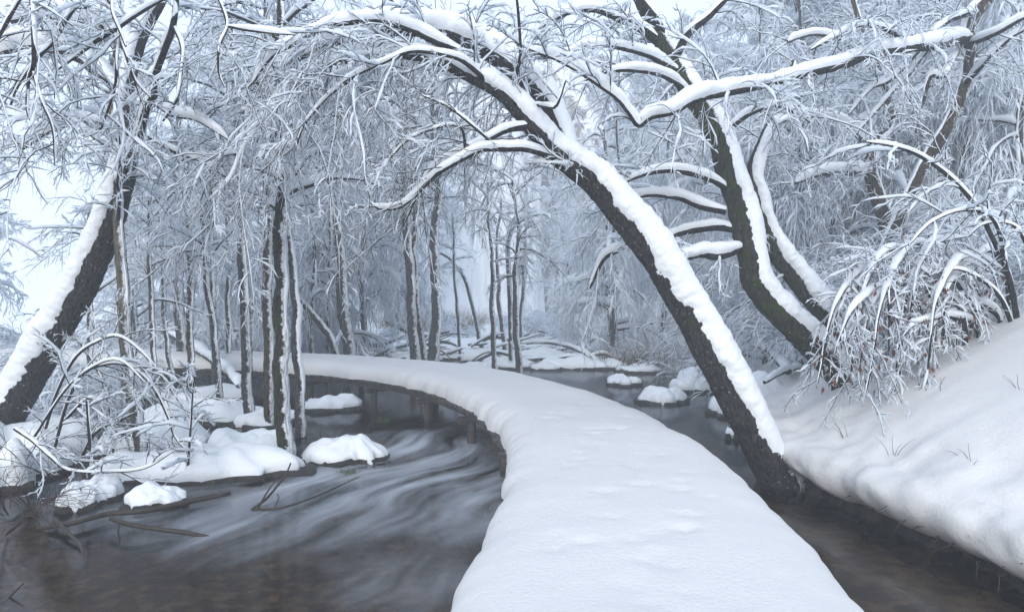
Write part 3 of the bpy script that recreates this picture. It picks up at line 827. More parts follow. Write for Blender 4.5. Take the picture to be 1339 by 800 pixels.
# ---- the leaning trunk by the shrubs on the other side
G_ = thing('leaning_tree', 'thick black trunk leaning over the shrubs, its upper side plastered with snow', 'tree')
PG, RG, o = limb(G_, 'trunk', [(-22, 600, 8.6, 57.4), (2, 548, 8.6, 50.6), (30, 500, 8.6, 46.5), (62, 445, 8.55, 43.7), (95, 392, 8.5, 41), (122, 340, 8.45, 38.3), (144, 290, 8.4, 35.6), (158, 245, 8.35, 31.5), (166, 205, 8.3, 26), (164, 160, 8.3, 20.5), (168, 110, 8.3, 17.8), (182, 60, 8.3, 15), (205, 10, 8.3, 12.3), (230, -40, 8.3, 8.2)],
                 M_BARKL, 18, 0.075, 1.2, (-0.8, -0.6, 0.5), 0.018, 0.03, 0.1, 0.42, 0.12, True, 'snow_ridge', True)
Gbr = []
for pts, th in [
    ([(166, 215, 8.2, 18), (172, 199, 7.8, 13), (182, 179, 7.6, 11), (192, 145, 7.4, 9.5), (203, 125, 7.3, 9), (204, 101, 7.2, 8.5), (216, 64, 7.1, 8), (226, 37, 7.0, 8), (231, 0, 7.0, 7), (236, -40, 7, 5)], 0.06),
    ([(228, 35, 7.0, 6), (238, 64, 6.8, 5.5), (235, 98, 6.7, 5), (230, 132, 6.6, 4), (213, 159, 6.6, 2.5)], 0.05),
    ([(225, -8, 7.0, 7), (189, 12, 6.6, 7), (152, 37, 6.4, 6.5), (128, 52, 6.3, 6), (101, 73, 6.3, 4), (75, 92, 6.3, 2.5)], 0.025),
    ([(150, -30, 6.6, 7), (110, 0, 6.2, 6.5), (91, 20, 6, 6.5), (71, 52, 5.9, 6), (51, 74, 5.8, 5), (24, 113, 5.8, 3), (12, 140, 5.8, 2)], 0.02),
    ([(44, -30, 5.8, 7), (42, 0, 5.6, 7), (44, 44, 5.5, 6.5), (44, 84, 5.5, 6), (37, 105, 5.5, 4.5), (35, 145, 5.5, 3), (44, 165, 5.5, 2)], 0.03),
    ([(44, 96, 5.5, 4.5), (54, 132, 5.4, 4), (68, 169, 5.4, 3.4), (71, 216, 5.4, 2)], 0.02),
    ([(40, -25, 5.8, 6), (24, 0, 5.6, 6), (0, 44, 5.5, 5), (-20, 70, 5.5, 3)], 0.03),
    ([(155, 40, 6.4, 4.5), (152, 78, 6.2, 4), (149, 118, 6.2, 3.4), (132, 169, 6.2, 2)], 0.02),
    ([(156, 44, 6.4, 4.5), (163, 68, 6.2, 4), (176, 105, 6.2, 3.4), (197, 128, 6.2, 2)], 0.025),
    ([(140, -30, 6.6, 6), (147, 0, 6.4, 5), (149, 22, 6.3, 4), (164, 61, 6.2, 3)], 0.02),
    ([(280, -25, 6.6, 6), (287, 0, 6.4, 5), (297, 34, 6.3, 4.5), (287, 61, 6.2, 4), (286, 95, 6.2, 3), (294, 115, 6.2, 2)], 0.02),
    ([(297, 34, 6.3, 4.5), (321, 39, 6.2, 4), (350, 43, 6.2, 3), (385, 46, 6.2, 2)], 0.05),
    ([(160, 120, 8.3, 16), (125, 95, 8.4, 13), (90, 72, 8.5, 11), (40, 62, 8.6, 9), (0, 72, 8.7, 7), (-40, 90, 8.8, 4)], 0.17),
    ([(178, 75, 8.3, 14), (140, 40, 8.5, 12), (100, 28, 8.7, 10), (60, 22, 8.9, 8), (10, 30, 9, 5)], 0.22),
    ([(195, 130, 7.4, 6), (225, 150, 7.2, 5), (256, 156, 7.1, 4), (280, 170, 7.0, 3), (300, 183, 7.0, 2)], 0.08),
    ([(166, 190, 8.3, 12), (120, 160, 8.6, 9), (80, 165, 8.8, 7), (30, 195, 9, 4)], 0.12),
    ([(195, 180, 7.6, 6), (225, 197, 7.4, 5), (262, 212, 7.3, 4), (297, 233, 7.2, 3)], 0.05),
]:
    P, R, o = limb(G_, 'branch', pts, M_BARK, 7, th, 1.2, (0.1, 0, 1), 0.04, 0.015)
    Gbr.append(P)
twig_crown('twigs', G_, [seeds_on(P, 3.6, 0.2) for P in Gbr[:12]] + [seeds_on(P, 9, 0.1) for P in Gbr[12:]] + [seeds_on(PG[len(PG) * 6 // 10:], 4)], (0.3, 1.2), 9, 6)

# ------------------------------------------------------------------ slim trees standing in the stream
def slim_tree(name, label, pts, bark, th, up, group=None, branches=5, blen=(0.8, 1.8), tstart=0.35, twl=(0.25, 0.7), moss=None, seed=0, crown=True):
    t = thing(name, label, 'tree', group)
    P, R, o = limb(t, 'trunk', pts, bark, 10, th * 0.5, 0.2 + 6 * th, up, 0.025 if pts[0][2] < 11 else 0.05, 0.07, 0.14, 0.9, 0.9 - 4 * th, True, 'snow_ridge', True)
    if crown:
        q, d, tt = spawn(P[None], branches, tstart, 1.0, 0.7, 1.3, 0.5)
        m = MB(); L = rng.uniform(*blen, len(q))
        B1 = layer(m, q, d, L, 9, 0.75, 0.14, np.interp(tt, [0, 1], [R.mean() * 0.5, R.mean() * 0.3]), 0.004, 0.03, 5, 5)
        q, d, t2 = spawn(B1, 9, 0.1, 1, 0.5, 1.2, 0.0); l2 = np.repeat(L, 9) * rng.uniform(0.2, 0.6, len(q))
        B2 = layer(m, q, d, l2, 5, 1.3, 0.16, 0.005, 0.003, 0.014, 3, 3)
        q, d, t3 = spawn(B2, 10, 0.1, 1, 0.4, 1.1, 0.0); l3 = np.repeat(l2, 10) * rng.uniform(0.2, 0.6, len(q))
        layer(m, q, d, l3, 3, 1.2, 0.15, 0.003, 0.0015, 0.0115, 0, 3)
        c = m.build('crown', [M_TWIG, M_TSNOW], t); c['kind'] = 'stuff'
    return t

RT = (0.9, -0.5, 0.25)
slim_tree('slim_tree', 'tall mossy dark trunk rising from the end of the snowy islet', [(373, 640, 8.3, 26), (372, 600, 8.3, 22), (370, 520, 8.3, 20), (370, 430, 8.3, 19), (368, 340, 8.3, 18), (369, 250, 8.3, 16), (369, 175, 8.3, 14), (365, 95, 8.3, 12), (367, 20, 8.3, 10), (372, -60, 8.3, 7)], M_BARKM, 0.03, RT, None, 16, (0.7, 1.7), 0.5)
slim_tree('slim_tree', 'slender brown trunk close behind the mossy trunk on the islet', [(353, 560, 10.6, 15), (353, 528, 10.6, 14), (350, 400, 10.6, 13), (351, 265, 10.6, 12), (355, 150, 10.6, 11), (350, 40, 10.6, 9), (348, -40, 10.6, 6)], M_BARKB, 0.02, RT, None, 16, (0.8, 2.0), 0.45)
slim_tree('slim_tree', 'grey trunk with snow down one side, between brown trunk and forked saplings', [(329, 560, 10.8, 15), (326, 525, 10.8, 14), (323, 450, 10.8, 13), (319, 383, 10.8, 13), (315, 310, 10.8, 12), (314, 250, 10.8, 11), (309, 160, 10.8, 9), (305, 60, 10.8, 7), (303, -40, 10.8, 5)], M_BARKG, 0.07, RT, None, 18, (0.8, 2.0), 0.45)
slim_tree('slim_tree', 'thin dark trunk with white snow stripe at the boardwalk end', [(392, 575, 9.9, 15), (390, 530, 9.9, 13), (386, 440, 9.9, 12), (381, 349, 9.9, 10), (377, 270, 9.9, 9), (379, 180, 9.9, 7), (374, 90, 9.9, 5), (370, 0, 9.9, 3)], M_BARKG, 0.07, RT, None, 14, (0.6, 1.6), 0.5)
slim_tree('slim_tree', 'pale olive trunk with snow down one side standing on the islet snow', [(190, 630, 8.2, 17), (186, 604, 8.2, 16), (175, 532, 8.2, 16), (165, 454, 8.2, 16), (160, 400, 8.2, 15), (155, 326, 8.2, 14), (153, 250, 8.3, 12), (148, 170, 8.4, 10), (150, 90, 8.5, 8), (155, 0, 8.6, 5)], M_BARKP, 0.09, RT, None, 12, (0.6, 1.5), 0.5)
thin = [
    ([(252, 515, 12.5, 9), (251, 484, 12.5, 9), (249, 420, 12.5, 9), (249, 356, 12.5, 8), (246, 280, 12.5, 7), (250, 180, 12.5, 5)], M_BARKB),
    ([(237, 480, 15.5, 14), (236, 434, 15.5, 13), (234, 380, 15.5, 13), (233, 330, 15.5, 12), (231, 220, 15.5, 9), (236, 100, 15.5, 6)], M_BARKG),
    ([(286, 520, 12.2, 9), (283, 481, 12.2, 9), (277, 430, 12.2, 9), (270, 373, 12.2, 8), (266, 300, 12.2, 7), (262, 200, 12.2, 5)], M_BARKG),
    ([(280, 500, 14.2, 9), (277, 400, 14.2, 9), (274, 320, 14.2, 8), (276, 230, 14.2, 7), (270, 130, 14.2, 5)], M_BARKG),
    ([(207, 520, 12.0, 7), (200, 430, 12, 7), (193, 350, 12, 6), (196, 260, 12, 5)], M_BARKG),
    ([(225, 500, 14.0, 6), (215, 430, 14, 6), (214, 350, 14, 5), (206, 260, 14, 4)], M_BARKG),
    ([(300, 500, 15.0, 7), (297, 420, 15, 7), (300, 340, 15, 6), (294, 240, 15, 4)], M_BARKG),
    ([(120, 520, 13.0, 8), (118, 440, 13, 8), (112, 360, 13, 7), (115, 270, 13, 5)], M_BARKG),
    ([(410, 500, 17.5, 7), (407, 420, 17.5, 7), (411, 330, 17.5, 6), (406, 220, 17.5, 4)], M_BARKG),
]
for pts, bk in thin:
    lab = ('purplish-brown sapling' if bk is M_BARKB else 'stout grey sapling' if pts[0][3] > 12 else 'grey sapling' if pts[0][3] > 7.5 else 'thin grey sapling') + (' standing close behind the islet' if pts[0][2] < 12.8 else ' standing in shallow water before the boardwalk')
    slim_tree('sapling', lab, pts, bk, 0.04, RT, 'saplings in the shallows behind the islet', 10, (0.6, 1.6), 0.45)

# trees of the misty far shore
far = [
    ([(459, 475, 17.5, 18), (456, 452, 17.5, 17), (448, 393, 17.5, 16), (446, 345, 17.5, 13), (440, 260, 17.5, 11), (446, 150, 17.5, 8), (440, 40, 17.5, 5)], M_BARKG, 'single stout trunk of the far shore beside the leaning stub'),
    ([(545, 490, 17.0, 16), (541, 461, 17, 14), (537, 400, 17, 13), (534, 332, 17, 12), (528, 250, 17, 10), (533, 150, 17, 8), (525, 40, 17, 5)], M_BARKG, 'darker front trunk of the close pair behind the boardwalk bend'),
    ([(556, 480, 18.0, 11), (551, 444, 18, 10), (545, 390, 18, 9), (541, 335, 18, 8), (545, 240, 18, 7), (540, 120, 18, 4)], M_BARKB, 'thinner rear trunk of the close pair behind the boardwalk bend'),
    ([(563, 490, 16.5, 20), (565, 462, 16.5, 16), (570, 420, 16.5, 14), (570, 383, 16.5, 13), (567, 322, 16.5, 12), (572, 240, 16.5, 10), (566, 140, 16.5, 8), (570, 30, 16.5, 5)], M_BARKG, 'stout rough trunk with flared foot rising directly behind the boardwalk bend'),
    ([(648, 500, 17.6, 8), (646, 470, 17.6, 7), (644, 420, 17.6, 7), (643, 366, 17.6, 6), (640, 300, 17.6, 4), (637, 240, 17.6, 3)], M_BARKG, 'thin straight sapling at the water edge with snowy knob halfway up'),
    ([(633, 462, 24, 6), (629, 447, 24, 6), (609, 373, 24, 5), (594, 345, 24, 4), (578, 332, 24, 3), (565, 335, 24, 2)], M_BARKG, 'thin bare sapling bowed over in the mist'),
    ([(660, 465, 24, 7), (658, 447, 24, 7), (653, 390, 24, 6), (650, 330, 24, 4), (655, 260, 24, 3)], M_BARKG, 'thin sapling just behind the straight one at the water edge'),
    ([(680, 500, 17.8, 10), (678, 470, 17.8, 9), (673, 400, 17.8, 8), (673, 349, 17.8, 6), (678, 300, 17.8, 5), (670, 230, 17.8, 4)], M_BARKG, 'crooked thin trunk with snow clumps on its bent twigs'),
    ([(684, 460, 26, 6), (682, 420, 26, 5), (685, 349, 26, 5), (690, 280, 26, 3)], M_BARKG, 'faint thin stem beside the crooked trunk'),
    ([(603, 465, 22, 5), (602, 450, 22, 5), (595, 356, 22, 4), (592, 280, 22, 3)], M_BARKG, 'faint upright stem beside the bowed sapling'),
    ([(808, 458, 23, 14), (805, 444, 23, 12), (796, 393, 23, 11), (790, 340, 23, 10), (798, 260, 23, 8), (790, 170, 23, 5)], M_BARKG, 'grey leaning trunk among frosted boughs across the open water'),
    ([(442, 470, 17.2, 11), (432, 443, 17.2, 10), (418, 423, 17.2, 10), (398, 400, 17.2, 8), (385, 380, 17.2, 6)], M_BARKM, 'short mossy stub curving over beside the stout trunk'),
]
for i, (pts, bk, lab) in enumerate(far):
    big = pts[0][3] > 9 and i != 11
    slim_tree('far_shore_tree', lab, pts, bk, 0.05, RT, 'slim trees on the far shore', 16 if big else 5, (0.8, 2.6) if big else (0.4, 1.0), 0.5 if big else 0.6)

# snow-hooded broken stub in the mist
st = thing('broken_stub', 'bent broken stem hooded with thick snow in the mist', 'stub')
limb(st, 'stem', [(668, 470, 19, 6), (667, 400, 19, 6), (664, 330, 19, 6), (668, 302, 19, 7), (680, 288, 19, 6), (697, 290, 19, 4)], M_BARKG, 8, 0.13, 1.3, (0, 0, 1), 0.05, 0.01)

# ------------------------------------------------------------------ snow-laden trees filling the wood (prototypes copied)
def wood_tree(name, H, nl, weep, spread, hang=1.0):
    t = link(name, None)
    z = np.linspace(-0.4, H, 40)
    o = rng.random(2) * 30
    P = np.stack([0.5 * n1(z * 0.3, o[0]) + 0.08 * n1(z * 1.6, o[0]) + 0.12 * z * rng.normal(0, 0.6), 0.5 * n1(z * 0.3, o[1]) + 0.06 * z * rng.normal(0, 0.6), z], -1)
    R = np.interp(z, [-0.4, 0.3, H], [0.19, 0.115, 0.02])
    m = MB(); hero_rings(m, P, R, 9, 0.12); tr = m.build('trunk', M_BARKG, t)
    m = MB(); snow_strip(m, P, R, 0.035, 0.6, (-0.3, -0.9, 0.3), rng.random() * 90, 0.7, 0, 13, 0.6, True); m.build('snow_ridge', M_SNOWT, tr)
    m = MB()
    q, d, tt = spawn(P[None], nl, 0.14, 1.0, 0.75, 1.3, 0.6)
    L = rng.uniform(0.6, 1.0, nl) * spread * (1.15 - 0.7 * tt)
    B1 = layer(m, q, d, L, 11, 0.30 + 0.3 * weep, 0.12, 0.04 * (1.15 - tt), 0.005, 0.075, 5, 5)
    c2, c3 = 13, 14
    q, d, t2 = spawn(B1, c2, 0.08, 1, 0.5, 1.2, 0.1)
    l2 = np.repeat(L, c2) * rng.uniform(0.18, 0.5, len(q)) * (1.15 - 0.5 * t2) * hang
    B2 = layer(m, q, d, l2, 6, 0.8 + 1.2 * weep, 0.14, 0.007, 0.003, 0.034, 3, 3)
    q, d, t3 = spawn(B2, c3, 0.05, 1, 0.4, 1.2, 0.0)
    l3 = np.clip(np.repeat(l2, c3) * rng.uniform(0.2, 0.65, len(q)), 0.1, 0.9)
    layer(m, q, d, l3, 4, 1.2 + 1.5 * weep, 0.16, 0.0035, 0.0018, 0.0235, 0, 3)
    c = m.build('crown', [M_TWIG, M_TSNOW], t); c['kind'] = 'stuff'
    tag(t, 'snow-laden tree', 'tree')
    return t

protos = [wood_tree('snowy_tree', 9.5, 34, 0.4, 3.0), wood_tree('snowy_tree', 11.5, 38, 0.9, 3.2), wood_tree('snowy_tree', 8.0, 30, 1.2, 2.8), wood_tree('snowy_tree', 10.5, 34, 1.6, 3.0, 1.7)]
used = set()
def plant(i, x, y, sc, label, group, rz=None):
    z = float(ground_z(x, y))
    rz = rng.uniform(0, 6.28) if rz is None else rz
    if i not in used:
        used.add(i); o = protos[i]
        o.location = (x, y, z); o.rotation_euler = (0, 0, rz); o.scale = (sc,) * 3
        o['label'] = label; o['group'] = group
    else:
        o = copy_tree(protos[i], (x, y, z), rz, sc, label, group)
    return o
LS = ('tall snow-laden tree rooted on the snowy slope behind the leaning trunks', 'snow-laden trees on the slope')
LC = ('snow-laden weeping tree standing in the mist beyond the stream', 'snow-laden trees beyond the stream')
LL = ('snow-laden tree in the flooded wood behind the snowy boardwalk end', 'snow-laden trees of the flooded wood')
# slope
for px, d, i, sc in [(1085, 13.5, 2, 0.8), (1175, 13.2, 3, 0.78), (1255, 12.6, 2, 0.75), (1005, 14.5, 3, 0.8), (1330, 12, 3, 0.75), (965, 17, 2, 0.95), (1050, 15.5, 3, 0.9), (1125, 17, 0, 1), (1205, 15.5, 2, 1), (1300, 13.5, 0, 0.85), (1015, 21, 1, 0.95), (1100, 22, 3, 1), (1180, 21, 1, 1.12), (1265, 19, 3, 1), (1350, 17, 1, 1),
                     (930, 24, 3, 1), (1060, 29, 1, 1.1), (1160, 30, 0, 1.1), (1260, 28, 2, 1.2), (1340, 25, 3, 1.2), (1000, 38, 1, 1.344), (1120, 40, 1, 1.3), (1230, 38, 0, 1.3)]:
    row = 'in the front row' if d < 19 else 'in the middle row' if d < 26 else 'high at the back'
    mark = 'the twin-stemmed leaning tree' if px < 1060 else 'the short mossy brown trunk' if px < 1170 else 'the russet-barked tree' if px < 1270 else 'the long bowed sapling'
    plant(i, (px - IW / 2) * d / F, d, sc, f'snow-laden tree {row} on the slope behind {mark}', LS[1])
for px, d, i, sc in [(478, 21, 3, 0.95), (520, 30, 3, 1.1), (800, 22, 3, 0.95), (865, 25, 3, 0.95), (425, 18.5, 3, 0.85), (790, 33, 2, 1.2), (870, 38, 3, 1.3), (560, 42, 1, 1.2), (755, 43, 0, 1.2)]:
    row = 'at the far water edge' if d < 26 else 'before the misty cliff' if d < 40 else 'at the cliff foot'
    mark = 'on the reed side of the waterfall' if px < 680 else 'on the yellow-grass side of the waterfall'
    plant(i, (px - IW / 2) * d / F, d, sc, f'snow-laden weeping tree {row} {mark}', LC[1])
for px, d, i, sc in [(330, 18, 3, 0.9), (395, 22, 3, 0.9), (250, 21, 2, 0.9), (180, 18.5, 1, 0.75), (140, 25, 0, 0.7), (300, 29, 1, 0.9), (390, 34, 3, 1.1), (210, 32, 1, 0.8), (-60, 17, 1, 0.7), (280, 46, 1, 1.12), (440, 46, 0, 1.2), (-40, 26, 2, 0.6)]:
    row = 'just behind' if d < 20 else 'some way behind' if d < 30 else 'far behind'
    mark = 'the mossy trunk of the islet' if px > 315 else 'the flooded saplings' if px > 160 else 'the leaning black trunk'
    plant(i, (px - IW / 2) * d / F, d, sc, f'snow-laden tree in the flooded wood {row} {mark}', LL[1])

# ------------------------------------------------------------------ shrubs
def shrub_mesh(name, label, ns, H, spread, droop, parent_loc, group=None, tw=(8, 4), mats=None, snow=1.0, leaves=0, lean=(0, 0), slim=1.0):
    t = thing(name, label, 'shrub', group, parent_loc)
    m = MB()
    a = rng.uniform(0, 6.28, ns)
    P0 = np.stack([0.12 * np.cos(a), 0.12 * np.sin(a), 0 * a - 0.15], -1) * np.array([1, 1, 1])
    D0 = nrm(np.stack([spread * np.cos(a) + lean[0], spread * np.sin(a) + lean[1], 0.9 + 0 * a], -1))
    L = rng.uniform(0.6, 1.1, ns) * H
    B1 = layer(m, P0, D0, L, 12, droop, 0.07, 0.009 * slim, 0.003 * slim, 0.013 * snow, 4, 5)
    s_ = m.build('stems', mats or [M_TWIG, M_TSNOW], t); s_['kind'] = 'stuff'
    m = MB()
    q, d, t2 = spawn(B1, tw[0], 0.2, 1, 0.4, 1.1, 0.0); l2 = np.repeat(L, tw[0]) * rng.uniform(0.15, 0.45, len(q))
    B2 = layer(m, q, d, l2, 7, droop * 1.6, 0.12, 0.0045 * slim, 0.002 * slim, 0.009 * snow, 3, 3)
    q, d, t3 = spawn(B2, tw[1], 0.1, 1, 0.4, 1.1, 0.0); l3 = np.repeat(l2, tw[1]) * rng.uniform(0.25, 0.6, len(q))
    B3 = layer(m, q, d, l3, 4, droop * 1.6, 0.12, 0.0025, 0.0012, 0.0065 * snow, 0 if snow > 1 else 3, 3)
    c = m.build('twigs', mats or [M_TWIG, M_TSNOW], t); c['kind'] = 'stuff'
    if leaves:
        m = MB()
        idx = rng.integers(0, len(B3), leaves); jj = rng.integers(1, 4, leaves)
        p0 = B3[idx, jj]
        l = rng.uniform(0.04, 0.075, leaves)[:, None]; az = rng.uniform(0, 6.28, leaves)
        sx = np.stack([np.cos(az), np.sin(az), 0 * az], -1) * l * 0.26
        nx = np.stack([-np.sin(az), np.cos(az), 0 * az], -1) * l * 0.12
        dn = np.array([0, 0, -1.0]) * l + rng.normal(0, 0.012, (leaves, 3))
        V = np.stack([p0, p0 + dn * 0.4 + sx + nx, p0 + dn, p0 + dn * 0.45 - sx + nx], 1)
        V2 = np.stack([p0, p0 + dn * 0.5 - nx, p0 + dn, p0 + dn * 0.45 - sx + nx], 1)
        for W in (V,):
            m.add(W, np.arange(leaves * 4).reshape(-1, 4), 0)
        lf = m.build('dead_leaves', M_LEAF, t); lf['kind'] = 'stuff'
    return t

def gl(px, d):
    x = (px - IW / 2) * d / F
    z = bank_z(np.array(x), np.array(float(d))) if x > bank_x(d) + 0.4 else ground_z(x, d)
    return (x, d, float(z))

leafy = thing('leafy_shrub', 'snow-bowed shrub with russet dead leaves hanging over the bank', 'shrub')
lr = np.random.default_rng(21); leafP = []
for k in range(25):
    bx, by = lr.uniform(1190, 1310), lr.uniform(455, 485)
    ex, ey = bx - lr.uniform(40, 130), lr.uniform(430, 530)
    ax, ay = (bx * 0.55 + ex * 0.45) + lr.uniform(-15, 15), lr.uniform(305, 415)
    d0, d1 = lr.uniform(7.6, 8.2), lr.uniform(7.0, 8.0)
    dm = (d0 + d1) / 2
    pts = [(bx, by, d0, 7), ((bx + ax) / 2 + 18, (by + ay) / 2 - 12, d0, 6), (ax, ay, dm, 5), ((ax + ex) / 2 - 10, ay + (ey - ay) * 0.3, d1, 3.6), (ex, ey, d1, 1.8)]
    P, R, o = limb(leafy, 'stem', pts, M_BARK, 6, 0.05, 1.35, (0, 0, 1), 0.05, 0.03)
    leafP.append(P)
twig_crown('twigs', leafy, [seeds_on(P, 5, 0.3, 1.0, 0.4, 1.2, -0.1) for P in leafP], (0.2, 0.7), 7, 4, (1.6, 2.2, 2.2), (0.005, 0.0032, 0.002), (0.0135, 0.0105, 0.0078), [M_TWIGR, M_TSNOW])
m = MB(); nl_ = 420
src = np.concatenate([P[len(P) // 3:] for P in leafP]); p0 = src[lr.integers(0, len(src), nl_)] + lr.normal(0, 1, (nl_, 3)) * [0.09, 0.09, 0.12] - [0, 0, 0.12]
l = lr.uniform(0.045, 0.085, nl_)[:, None]; az = lr.uniform(0, 6.28, nl_)
sx = np.stack([np.cos(az), np.sin(az), 0 * az], -1) * l * 0.28; nx = np.stack([-np.sin(az), np.cos(az), 0 * az], -1) * l * 0.15
dn = np.array([0, 0, -1.0]) * l + lr.normal(0, 0.012, (nl_, 3))
m.add(np.stack([p0, p0 + dn * 0.4 + sx + nx, p0 + dn, p0 + dn * 0.45 - sx + nx], 1), np.arange(nl_ * 4).reshape(-1, 4), 0)
lf = m.build('dead_leaves', M_LEAF, leafy); lf['kind'] = 'stuff'
sap = thing('bowed_sapling', 'long bare sapling bowed in an arc above the leafy shrub', 'sapling')
sapP = []
for pts in [[(1338, 462, 7.6, 9), (1331, 424, 7.6, 8), (1318, 360, 7.5, 7), (1294, 302, 7.4, 6.5), (1277, 270, 7.3, 6), (1243, 233, 7.2, 5.5), (1200, 203, 7.1, 5), (1169, 192, 7.0, 4), (1132, 186, 7.0, 2.5)],
            [(1332, 455, 7.6, 6), (1325, 430, 7.6, 6), (1308, 390, 7.5, 5), (1284, 366, 7.4, 4), (1250, 352, 7.3, 3), (1215, 360, 7.3, 2)],
            [(1322, 375, 7.5, 5), (1300, 290, 7.3, 4.5), (1262, 275, 7.1, 4), (1220, 290, 7.0, 3), (1190, 320, 7, 2)],
            [(1345, 440, 7.6, 6), (1352, 360, 7.5, 5), (1330, 300, 7.4, 4), (1290, 292, 7.3, 3), (1265, 310, 7.3, 2)]]:
    P, R, o = limb(sap, 'stem', pts, M_BARK, 6, 0.022, 1.2, (0, 0, 1), 0.05, 0.01)
    sapP.append(P)
twig_crown('twigs', sap, [seeds_on(P, 5, 0.2) for P in sapP], (0.3, 0.9), 6, 3)

sh = [shrub_mesh('snowy_shrub', 'low shrub bent down by snow', 16, 1.6, 0.6, 1.2, (0, -30, 0), None, (12, 8), None, 1.6),
      shrub_mesh('snowy_shrub', 'low shrub bent down by snow', 20, 2.4, 0.5, 0.85, (0, -30, 0), None, (13, 8), None, 1.6)]
su = set()
def bush(i, px, d, sc, label, group):
    loc = gl(px, d); loc = (loc[0], loc[1], max(loc[2], -0.2))
    if i not in su:
        su.add(i); o = sh[i]; o.location = loc; o.scale = (sc,) * 3; o.rotation_euler = (0, 0, rng.uniform(0, 6)); o['label'] = label; o['group'] = group
    else:
        copy_tree(sh[i], loc, rng.uniform(0, 6.28), sc, label, group)
for px, d, i, sc in [(1060, 12.5, 0, 1), (1120, 12, 1, 1), (1250, 10.5, 0, 1.1), (1300, 11, 1, 1), (1345, 9.5, 0, 1.0), (1220, 13, 1, 1.1), (1010, 14, 0, 1.1), (1330, 13.5, 1, 1.2), (1280, 8.6, 0, 0.85), (980, 18, 1, 1.2), (1090, 15.5, 1, 1.2), (1180, 16.5, 0, 1.4), (1270, 16, 1, 1.2), (940, 19, 0, 1.2), (1180, 10, 1, 0.8), (1240, 9.4, 0, 0.9), (1310, 9, 1, 0.8), (1150, 11, 0, 1.0), (1345, 11, 1, 1.0), (1200, 11.5, 1, 1.0)]:
    mark = 'beside the twin-stemmed tree' if px < 1110 else 'behind the leafy shrub' if px < 1230 else 'behind the long bowed sapling'
    bush(i, px, d, sc, ('low' if i == 0 else 'tall') + ' snow-bent shrub on the slope ' + mark + ('' if d < 12.5 else ', higher up'), 'snowy shrubs on the slope')
for px, d, i, sc in [(60, 12, 1, 0.9), (15, 13, 0, 1.1), (110, 14, 1, 0.9), (-20, 11, 1, 0.9), (30, 16, 1, 1), (150, 15.5, 0, 1.1), (90, 18, 1, 1.1), (205, 17.5, 1, 0.9), (-40, 14, 0, 1.2), (5, 10.2, 1, 0.75), (240, 18.5, 1, 1.0), (290, 18, 0, 1.2), (340, 19, 1, 1.0), (180, 20, 1, 1.2), (60, 21, 0, 1.4), (130, 17.5, 0, 1.2), (395, 20, 0, 1.1), (270, 21, 1, 1.2)]:
    mark = 'behind the leaning black trunk' if px < 100 else 'behind the pale olive trunk' if px < 200 else 'behind the flooded saplings'
    bush(i, px, d, sc, ('low' if i == 0 else 'tall') + ' tangled snowy shrub in the shallows ' + mark, 'snowy shrubs in the shallows')
for px, d, i, sc in [(480, 24, 0, 0.8), (420, 22, 1, 0.7), (720, 27, 0, 1), (770, 26, 1, 0.9), (840, 22, 0, 1), (870, 20, 1, 0.8), (600, 30, 0, 1), (350, 20, 0, 0.8), (905, 18, 0, 0.9), (690, 30, 1, 1)]:
    mark = 'near the reeds' if px < 650 else 'near the yellowed grass' if px > 800 else 'below the waterfall'
    bush(i, px, d, sc, ('low' if i == 0 else 'tall') + ' snowy shrub on the misty far shore ' + mark, 'snowy shrubs on the far shore')

# bare bowed stems and brambles by the leaning trunk
br = thing('bowed_shrub', 'bare shrub of arching snow-lined stems beside the leaning black trunk', 'shrub')
bp_ = []
for pts in [[(60, 560, 7.6, 3.6), (75, 510, 7.6, 3.6), (100, 465, 7.6, 3.6), (130, 445, 7.6, 3.2), (155, 440, 7.6, 3.2), (185, 460, 7.6, 2.9), (210, 490, 7.6, 2.9), (238, 530, 7.6, 2.5), (250, 548, 7.6, 2.2)],
            [(70, 590, 7.4, 4.3), (88, 525, 7.4, 4.3), (110, 488, 7.4, 4.3), (140, 476, 7.4, 4), (170, 480, 7.4, 3.6), (200, 505, 7.4, 3.6), (220, 545, 7.4, 3.6), (228, 570, 7.4, 2.9), (246, 592, 7.4, 2.9)],
            [(246, 640, 7.4, 3.6), (247, 605, 7.4, 3.6), (250, 560, 7.4, 2.9), (253, 510, 7.4, 2.2), (256, 480, 7.4, 1.4)],
            [(118, 620, 7.2, 4.3), (116, 560, 7.2, 4.3), (114, 522, 7.2, 4.3)],
            [(20, 560, 7.0, 5.8), (45, 578, 6.9, 5), (70, 600, 6.8, 4.3), (90, 615, 6.8, 2.9), (140, 618, 6.8, 2.5), (190, 612, 6.8, 2.2), (230, 588, 6.8, 1.4)],
            [(105, 600, 8.0, 5), (125, 565, 8, 4.3), (150, 552, 8, 3.6), (175, 540, 8, 2.9)],
            [(75, 560, 8.2, 4.3), (120, 520, 8.2, 3.6), (145, 560, 8.2, 3.6), (178, 572, 8.2, 2.9)],
            [(45, 570, 7.4, 3.6), (95, 500, 7.3, 2.9), (150, 470, 7.2, 2.2), (190, 500, 7.2, 1.4)],
            [(150, 600, 8.6, 3.6), (140, 520, 8.6, 2.9), (120, 470, 8.6, 2.9), (90, 430, 8.6, 2.2)]]:
    P, R, o = limb(br, 'stem', pts, M_BARK, 6, 0.018, 1.1, (0, 0, 1), 0.05, 0.012)
    bp_.append(P)
twig_crown('twigs', br, [seeds_on(P, 6, 0.1) for P in bp_], (0.2, 0.8), 6, 4, (0.5, 0.9, 1.0))
